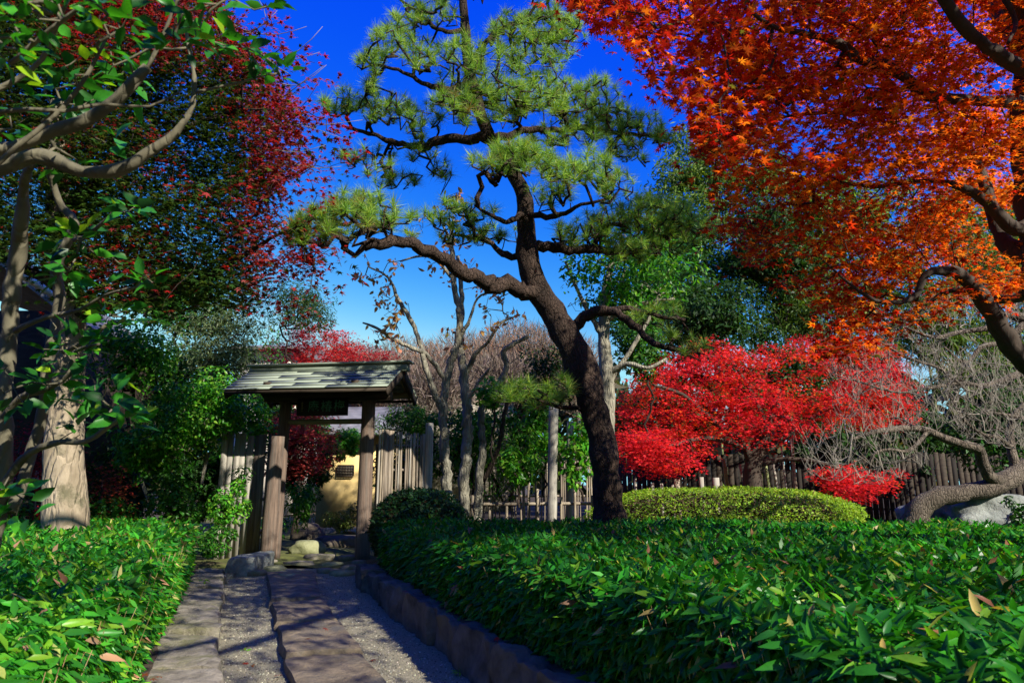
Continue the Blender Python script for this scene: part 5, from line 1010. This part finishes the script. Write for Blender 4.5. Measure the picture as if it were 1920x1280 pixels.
pl3 = [limb(pt3, 'trunk', [(895, 990, 12.2, 18.5), (898, 900, 12.2, 16.8), (905, 840, 12.2, 14.3), (902, 780, 12.2, 12.6), (915, 740, 12.2, 12.6), (938, 715, 12.2, 11.8), (950, 690, 12.2, 10.9), (945, 660, 12.2, 10.1), (960, 645, 12.2, 9.2), (990, 630, 12.2, 8.0)], M['bark_grey'], .2, 10, .08, jit=.2, lumpscale=7),
       limb(pt3, 'branch', [(905, 900, 12.2, 10.1), (935, 840, 12.1, 8.4), (945, 780, 12.1, 8.0), (955, 740, 12.1, 6.0)], M['bark_dark'], .15, 8, .1, jit=.2)]
def sparse(root, sk, polys, Y, cols, label, n, size=.12, wts=None, tl=.05):
    cen = []
    for poly, k in polys:
        q = rnd_poly(k, poly); cen.append(PP(q[:, 0], q[:, 1], Y+R0.uniform(-.4, .4, k)))
    cen = np.vstack(cen); twigs(root, 'twigs', grow(sk, cen, jit=.3, seg=.13, rt=.0038, expo=.45, rmax=.014), M['bark_grey'], 4)
    i = R0.integers(0, len(cen), n); pos = cen[i]+R0.normal(size=(n, 3))*tl; tip = R0.normal(size=(n, 3))*.7+[0, 0, -.8]
    leaves(root, 'foliage', OVAL, pos, frames(R0.normal(size=(n, 3)), tip), size*R0.uniform(.7, 1.2, n), pal(n, cols, wts), M['leaf_red'], 300)
PC = [(.62, .28, .10), (.72, .32, .20), (.50, .15, .07), (.50, .40, .08), (.28, .34, .06)]
sparse(pt, np.vstack([p[::2] for p in pl]), [([(650, 480), (740, 470), (790, 560), (740, 620), (690, 560)], 34), ([(690, 600), (760, 590), (760, 660), (680, 640)], 14), ([(760, 440), (840, 360), (900, 380), (890, 520), (800, 540)], 34), ([(790, 380), (870, 350), (870, 420)], 8)], 11.4, PC, '', 300, .125)
sparse(pt2, np.vstack([p[::2] for p in pl2]), [([(880, 540), (960, 520), (990, 600), (900, 620)], 26), ([(830, 580), (880, 560), (880, 680), (830, 660)], 8)], 11.8, PC, '', 110, .12)
q = rnd_poly(26, [(900, 640), (1010, 600), (1010, 720), (930, 760)]); twigs(pt3, 'twigs', grow(np.vstack([p[::2] for p in pl3]), PP(q[:, 0], q[:, 1], np.full(26, 12.1)), jit=.3, seg=.13, rt=.004, rmax=.015), M['bark_grey'], 4)

# ---------------------------------------------------------------- clipped azalea hedge, round bush, boulder
def clipped(name, c, r, n, size, cols, label, cat, pw=(2.6, 2.6), core=.92, m='leaf', z0=.28, wts=None, tmpl=QUAD, up=.3):
    root = empty(name, (c[0], c[1], z0), label, cat); d = unit(R0.normal(size=(n, 3)))
    ph, pv = pw; k = (np.abs(d[:, 0])**ph+np.abs(d[:, 1])**ph+np.abs(d[:, 2])**pv)**(-1/ph); q = d*k[:, None]
    lum = np.array([mnoise.noise(Vector(v*3.0))*.07+mnoise.noise(Vector(v*9))*.035 for v in q]); dep = 1-R0.random(n)**2*.13+lum; pos = c+q*dep[:, None]*r; ok = pos[:, 2] > z0-.02; pos, d, q = pos[ok], d[ok], q[ok]; nn = len(pos)
    leaves(root, 'foliage', tmpl, pos, frames(d/r*.6+R0.normal(size=(nn, 3))*.5+[0, 0, up], d+R0.normal(size=(nn, 3))*.7+[0, 0, .4]), size*R0.uniform(.6, 1.3, nn), pal(nn, cols, wts), M[m])
    cc = c+unit(R0.normal(size=(220, 3)))*r*.86; cc = cc[cc[:, 2] > z0+.05]; base = np.array([[c[0]+a*r[0], c[1], z0+h, .03] for a in (-.6, -.3, 0, .3, .6) for h in (-.03, .1, .25)]); twigs(root, 'stems', grow(base, cc, jit=.2, seg=.12, rt=.004, rmax=.02), M['bark_maple'], 4)
    n2 = 9000; d = unit(R0.normal(size=(n2, 3))); k = (np.abs(d[:, 0])**ph+np.abs(d[:, 1])**ph+np.abs(d[:, 2])**pv)**(-1/ph); pos = c+d*k[:, None]*r*R0.uniform(.6, .9, (n2, 1)); pos = pos[pos[:, 2] > z0]
    g = Geo(); stamp(g, QUAD_N, pos, frames(R0.normal(size=(len(pos), 3)), R0.normal(size=(len(pos), 3))), R0.uniform(.08, .16, len(pos)), pal(len(pos), [(.05, .035, .02), (.09, .06, .035)])); build('inner_twigs', g, M['twigmass'], root, kind='stuff'); return root
a = P(1165, 950, 12.0); b = P(1598, 950, 12.0); top = P(1400, 914, 12.2)[2]
clipped('azalea_hedge', np.array([(a[0]+b[0])/2-.25, 12.0, .55]), np.array([(b[0]-a[0])/2+.25, 1.2, top-.55]), 42000, .048, [(.19, .33, .02), (.25, .40, .02), (.12, .22, .018), (.32, .40, .05), (.22, .13, .05)], 'long rounded yellow green azalea hedge clipped behind the bamboo grass', 'hedge', (3.2, 2.6), wts=[4, 4, 3, 1.5, .4])
a = P(787, 970, 9.75); top = P(787, 917, 9.75)[2]
clipped('round_shrub', np.array([a[0], 9.75, .62]), np.array([.66, .6, top-.62]), 13000, .06, [(.025, .075, .02), (.035, .10, .025), (.02, .055, .015)], 'round clipped dark green shrub at the foot of the bamboo slat fence', 'shrub', (2.2, 2.2), m='leaf_waxy', tmpl=QUAD)
c = P(1840, 985, 8.9); rock('boulder', (c[0]+.12, 8.75, .58), 1.05, .55, .60, M['boulder'], 'big pale blue grey boulder beside the leaning plum trunk', 'boulder', seed=21, sub=5, lump=.34, flat=.12)

# ---------------------------------------------------------------- leaning bare plum tree at the right
pm = empty('plum_tree', (P(1712, 1000, 8.6)[0], 8.6, .3), 'gnarled leaning bare plum tree with pale twigs over the boulder', 'tree'); ps = []
for l in ([(1700, 1030, 8.4, 62), (1708, 990, 8.4, 56), (1728, 950, 8.35, 46), (1766, 930, 8.3, 40), (1815, 922, 8.3, 38), (1862, 912, 8.3, 42), (1925, 878, 8.4, 46), (2000, 830, 8.5, 48), (2040, 740, 8.6, 46), (2020, 640, 8.6, 40), (1970, 570, 8.6, 34), (1900, 520, 8.6, 20)],
          [(1880, 905, 8.3, 30), (1852, 890, 8.2, 26), (1842, 865, 8.15, 24), (1836, 842, 8.1, 22), (1805, 832, 8.0, 20), (1772, 822, 8.0, 19), (1738, 808, 8.0, 17), (1702, 802, 8.0, 14), (1665, 806, 7.9, 12), (1630, 812, 7.9, 9), (1592, 826, 7.9, 6)],
          [(1738, 808, 8.0, 10), (1722, 830, 7.9, 9), (1700, 846, 7.9, 8), (1668, 842, 7.8, 6), (1640, 850, 7.8, 5), (1630, 880, 7.8, 3)],
          [(1905, 890, 8.4, 24), (1898, 850, 8.4, 20), (1893, 810, 8.5, 17), (1905, 775, 8.5, 14), (1930, 750, 8.5, 11), (1960, 720, 8.5, 8)],
          [(1898, 840, 8.4, 12), (1870, 820, 8.3, 10), (1845, 815, 8.2, 8), (1810, 790, 8.1, 6), (1780, 740, 8.1, 4)],
          [(2035, 700, 8.6, 30), (1960, 690, 8.6, 22), (1900, 705, 8.5, 15), (1850, 722, 8.4, 11), (1800, 718, 8.4, 9), (1740, 728, 8.3, 7), (1680, 735, 8.2, 5), (1600, 712, 8.2, 3)],
          [(1985, 600, 8.6, 30), (1930, 600, 8.5, 26), (1890, 590, 8.5, 20), (1850, 615, 8.4, 14), (1800, 622, 8.4, 11), (1750, 632, 8.3, 8), (1690, 610, 8.3, 5)],
          [(1930, 600, 8.5, 16), (1880, 640, 8.4, 13), (1840, 650, 8.3, 10), (1810, 680, 8.3, 7), (1770, 650, 8.3, 4)],
          [(1800, 720, 8.4, 9), (1760, 690, 8.3, 7), (1700, 670, 8.3, 6), (1650, 640, 8.2, 4)], [(2000, 800, 8.5, 22), (1950, 790, 8.5, 14), (1900, 780, 8.4, 9), (1840, 770, 8.4, 5)]):
    ps.append(limb(pm, 'trunk' if l[0][3] > 55 else 'branch', l, M['bark_plum'], .09, 12, .07, jit=.07, lumpscale=6))
cen = []
for poly, k, Y in (([(1480, 850), (1600, 780), (1720, 800), (1760, 880), (1640, 915), (1530, 900)], 170, 7.9), ([(1690, 800), (1720, 680), (1930, 680), (1950, 850), (1830, 830)], 420, 8.2), ([(1530, 640), (1640, 600), (1750, 560), (1930, 540), (1930, 690), (1720, 700), (1620, 760), (1560, 720)], 300, 8.4), ([(1560, 690), (1720, 680), (1700, 790), (1560, 780)], 90, 8.1)):
    q = rnd_poly(k, poly); cen.append(PP(q[:, 0], q[:, 1], Y+R0.uniform(-.5, .5, k)))
cen = np.vstack(cen); gp = grow(np.vstack([p[::2] for p in ps]), cen, jit=.26, seg=.11, rt=.0022, expo=.40, rmax=.012); twigs(pm, 'twigs', gp, M['twig_pale'], 4)
g = Geo()                                                                    # straight young shoots on every twig end
for c in cen:
    for j in range(2):
        d = unit(np.array([R0.normal()*.6, R0.normal()*.4, 1.0])); L = R0.uniform(.12, .34); tube(g, [[*c, .0026], [*(c+d*L), .0012]], 3, cap=False)
build('shoots', g, M['twig_pale'], pm, kind='stuff')

# ---------------------------------------------------------------- camellia in the left foreground
cm = empty('camellia', (-2.0, 2.7, .2), 'blurred near camellia with bare grey limbs and glossy leaves, far left', 'shrub'); cs = []
for l in ([(-25, 1040, 2.9, 42), (-5, 960, 2.9, 38), (8, 860, 2.85, 34), (8, 760, 2.8, 32), (14, 660, 2.8, 34), (22, 560, 2.75, 36), (32, 480, 2.7, 34), (40, 410, 2.6, 28), (46, 340, 2.5, 22), (60, 310, 2.3, 16)],
          [(-60, 335, 1.9, 40), (0, 316, 1.9, 36), (45, 297, 1.9, 34), (80, 293, 1.9, 38), (115, 308, 1.9, 34), (155, 322, 1.9, 30), (200, 323, 1.9, 28), (240, 312, 1.9, 26), (275, 288, 1.9, 22), (318, 260, 1.9, 18), (345, 228, 1.9, 13), (362, 195, 1.9, 11), (364, 140, 1.9, 9), (352, 80, 1.9, 7), (345, 30, 1.9, 6)],
          [(-60, 292, 1.7, 34), (0, 280, 1.7, 33), (50, 268, 1.7, 30), (100, 245, 1.7, 28), (150, 230, 1.7, 28), (195, 205, 1.7, 26), (240, 165, 1.7, 24), (276, 126, 1.7, 20)],
          [(276, 130, 1.7, 9), (300, 80, 1.7, 8), (325, 20, 1.68, 7), (345, -30, 1.66, 6)],
          [(20, 960, 2.9, 28), (50, 880, 2.95, 26), (78, 780, 2.95, 24), (88, 690, 2.9, 24), (112, 560, 2.9, 22), (105, 500, 2.85, 24), (140, 420, 2.8, 18), (118, 390, 2.8, 16), (92, 320, 2.7, 14), (105, 290, 2.6, 10)],
          [(-20, 955, 2.75, 22), (10, 905, 2.7, 20), (40, 862, 2.65, 17), (75, 838, 2.6, 15), (115, 828, 2.55, 14), (160, 828, 2.5, 12), (195, 806, 2.5, 11), (225, 785, 2.45, 8)],
          [(10, 780, 2.75, 18), (40, 745, 2.7, 15), (85, 730, 2.65, 13), (130, 700, 2.6, 11), (140, 660, 2.6, 9), (185, 645, 2.5, 7)],
          [(30, 620, 2.75, 14), (70, 600, 2.7, 11), (110, 590, 2.7, 9), (150, 580, 2.65, 8), (200, 552, 2.6, 7), (256, 538, 2.55, 5)],
          [(120, 660, 2.9, 11), (160, 640, 2.8, 10), (200, 610, 2.8, 8), (250, 600, 2.75, 6)],
          [(140, 450, 2.8, 10), (165, 440, 2.6, 9), (190, 420, 2.5, 8), (208, 403, 2.45, 7), (212, 385, 2.45, 5)],
          [(-30, 330, 1.5, 14), (40, 270, 1.5, 12), (120, 200, 1.5, 10), (170, 130, 1.5, 8), (200, 70, 1.5, 6)], [(-30, 180, 1.6, 14), (30, 150, 1.6, 12), (80, 110, 1.6, 10), (110, 40, 1.55, 9), (140, -30, 1.5, 8)],
          [(-40, 215, 1.5, 10), (60, 205, 1.5, 10), (120, 208, 1.5, 9), (190, 195, 1.55, 7), (280, 200, 1.6, 5), (340, 170, 1.6, 4)],
          [(364, 175, 1.9, 7), (400, 165, 1.9, 6), (450, 155, 1.9, 5), (500, 140, 1.9, 4)], [(352, 90, 1.9, 7), (375, 60, 1.85, 6), (395, 20, 1.8, 5), (430, -5, 1.8, 5)], [(20, 120, 1.4, 12), (90, 60, 1.35, 10), (170, 0, 1.3, 8)]):
    cs.append(limb(cm, 'branch' if l[0][3] < 40 else 'stem', l, M['bark_camellia'], .16, 12, .04, jit=.08, lumpscale=14))
CL = [(240, 392, 2.45, 32, 12, 9), (145, 452, 2.6, 40, 28, 14), (125, 510, 2.6, 34, 22, 11), (278, 522, 2.5, 20, 12, 6), (225, 592, 2.6, 38, 26, 14), (130, 650, 2.6, 60, 34, 20), (105, 722, 2.6, 44, 30, 14), (200, 745, 2.5, 50, 38, 18), (232, 785, 2.45, 34, 20, 10), (28, 735, 2.5, 30, 30, 7), (8, 690, 2.5, 14, 14, 4), (150, 810, 2.6, 30, 30, 6),
      (150, 130, 1.9, 90, 70, 24), (110, 190, 1.9, 70, 40, 16), (240, 150, 2.0, 60, 40, 8), (135, 320, 2.0, 40, 16, 5), (400, 75, 1.8, 24, 26, 6), (445, 92, 1.8, 30, 22, 8), (490, 115, 1.8, 18, 20, 5), (530, 135, 1.85, 24, 16, 5), (500, 8, 1.8, 16, 8, 2), (330, 70, 1.6, 60, 34, 12), (360, 15, 1.6, 70, 26, 12), (210, 40, 1.4, 70, 40, 18), (90, 20, 1.35, 90, 40, 22), (20, 70, 1.35, 50, 60, 14), (10, 230, 1.8, 30, 40, 6), (240, 500, 2.7, 20, 20, 4), (30, 940, 2.6, 40, 50, 10), (200, 265, 2.2, 30, 14, 3)]
lp, lc, tt_ = [], [], []
for cx, cy, Y, rx, ry, n in CL:
    n = int(n*1.6)+1
    for j in range(n):
        th = R0.uniform(0, 2*math.pi); r = math.sqrt(R0.random()); lp.append(P(cx+rx*r*math.cos(th), cy+ry*r*math.sin(th), Y+R0.uniform(-.12, .12))); tt_.append([math.cos(th)*1.0, R0.normal()*.5, -math.sin(th)*.7+.25])
    for j in range(max(2, n//3)): lc.append(P(cx+R0.normal()*rx*.4, cy+R0.normal()*ry*.4, Y+R0.uniform(-.08, .08)))
lp = np.array(lp); tt_ = np.array(tt_); n = len(lp)
cc_ = pal(n, [(.03, .17, .015), (.05, .25, .016), (.02, .11, .013), (.24, .40, .015), (.012, .06, .012)], [4, 4, 4, 1.1, 2])
leaves(cm, 'foliage', OVAL, lp, frames(R0.normal(size=(n, 3))*.6+[0, -.35, .9], tt_+R0.normal(size=(n, 3))*.35), R0.uniform(.055, .092, n)*np.clip((lp[:, 1]/2.3)**.75, .6, 1.1), cc_, M['leaf_waxy'], 300)
twigs(cm, 'twigs', grow(np.vstack([p[::2] for p in cs]), np.array(lc), jit=.16, seg=.06, rt=.0017, expo=.45, rmax=.005), M['bark_camellia'], 5)

# unseen leaves above the frame, added to shade the near camellia
n = 3600; leaf_shade = np.column_stack([R0.uniform(-2.6, .5, n), R0.uniform(.1, 2.1, n), R0.uniform(2.7, 3.9, n)]); cl_ = np.array([mnoise.noise(Vector(p*1.8)) for p in leaf_shade]); pq_ = proj(leaf_shade); leaf_shade = leaf_shade[(cl_ > -.06) & ((pq_[:, 1] < -40) | (leaf_shade[:, 1]*ct+(leaf_shade[:, 2]-EYE)*st < .1))]; n = len(leaf_shade)
g = Geo(); stamp(g, OVAL, leaf_shade, frames(R0.normal(size=(n, 3))*.7+[0, 0, .9], R0.normal(size=(n, 3))), R0.uniform(.07, .10, n), pal(n, [(.03, .17, .015), (.02, .11, .013)])); build('shade_leaves', g, M['leaf_waxy'], cm, kind='stuff')
# fallen maple leaves on stone and gravel
for i, (px, py, z) in enumerate(((300, 1272, .22), (285, 1276, .22), (270, 1270, .22), (460, 1247, .01), (474, 1251, .01), (521, 1268, .02), (312, 1160, .22), (325, 1150, .22), (345, 1095, .22), (440, 1222, .01), (610, 1180, .14), (300, 1190, .22), (700, 1240, .02), (575, 1200, .12), (930, 1200, .34), (760, 1110, .34))):
    g = Geo(); q = G(px, py, z); Rm = frames(np.array([[R0.normal()*.2, R0.normal()*.2, 1]]), R0.normal(size=(1, 3))); stamp(g, MAPLE, q[None]+[0, 0, .012], Rm, np.array([R0.uniform(.06, .085)]), pal(1, [(.30, .04, .02), (.22, .07, .03), (.40, .12, .03)])); o = build('fallen_leaf', g, M['leaf_red'])
    LF = ['front right leaf of the three fallen on the near end of the left kerb', 'middle leaf of the three fallen on the near left kerb', 'leaf fallen nearest the hedge on the near left kerb', 'red maple leaf on the gravel left of the nearest flagstone', 'second red leaf on that gravel, a little to the right', 'maple leaf fallen close against the nearest flagstone edge', 'dry leaf halfway up the left kerb by the hedge foot', 'dry leaf just beyond the halfway leaf on the left kerb', 'leaf fallen far up the left kerb beside the lime sprig', 'small leaf alone on the gravel left of the second flagstone', 'leaf lying on the third flagstone', 'leaf between hedge foot and kerb, lower left', 'leaf on the right hand gravel beside the nearest flagstone', 'leaf lying on the second flagstone', 'leaf on top of the near right kerb', 'leaf on top of the far right kerb']
    tag(o, LF[i], 'leaf', 'fallen maple leaves on the path')
# small weeds on the gravel
for i, (px, py, z, lab) in enumerate(((455, 1225, .01, 'tiny green weed in the gravel left of the flagstones'), (865, 1262, .02, 'bright weed sprouting at the foot of the right kerb'), (383, 1090, .22, 'lime green sprig lying on the left kerb'))):
    q = G(px, py, z); n = 12; g = Geo(); th = R0.uniform(0, 6.28, n); tip = np.column_stack([np.cos(th), np.sin(th), R0.uniform(.2, .8, n)]); stamp(g, OVAL_N, np.repeat(q[None], n, 0)+tip*.02, frames(R0.normal(size=(n, 3))*.3+[0, 0, 1], tip), R0.uniform(.03, .06, n), pal(n, [(.10, .30, .02), (.20, .35, .02)])); o = build('weed', g, M['leaf']); tag(o, lab, 'weed')
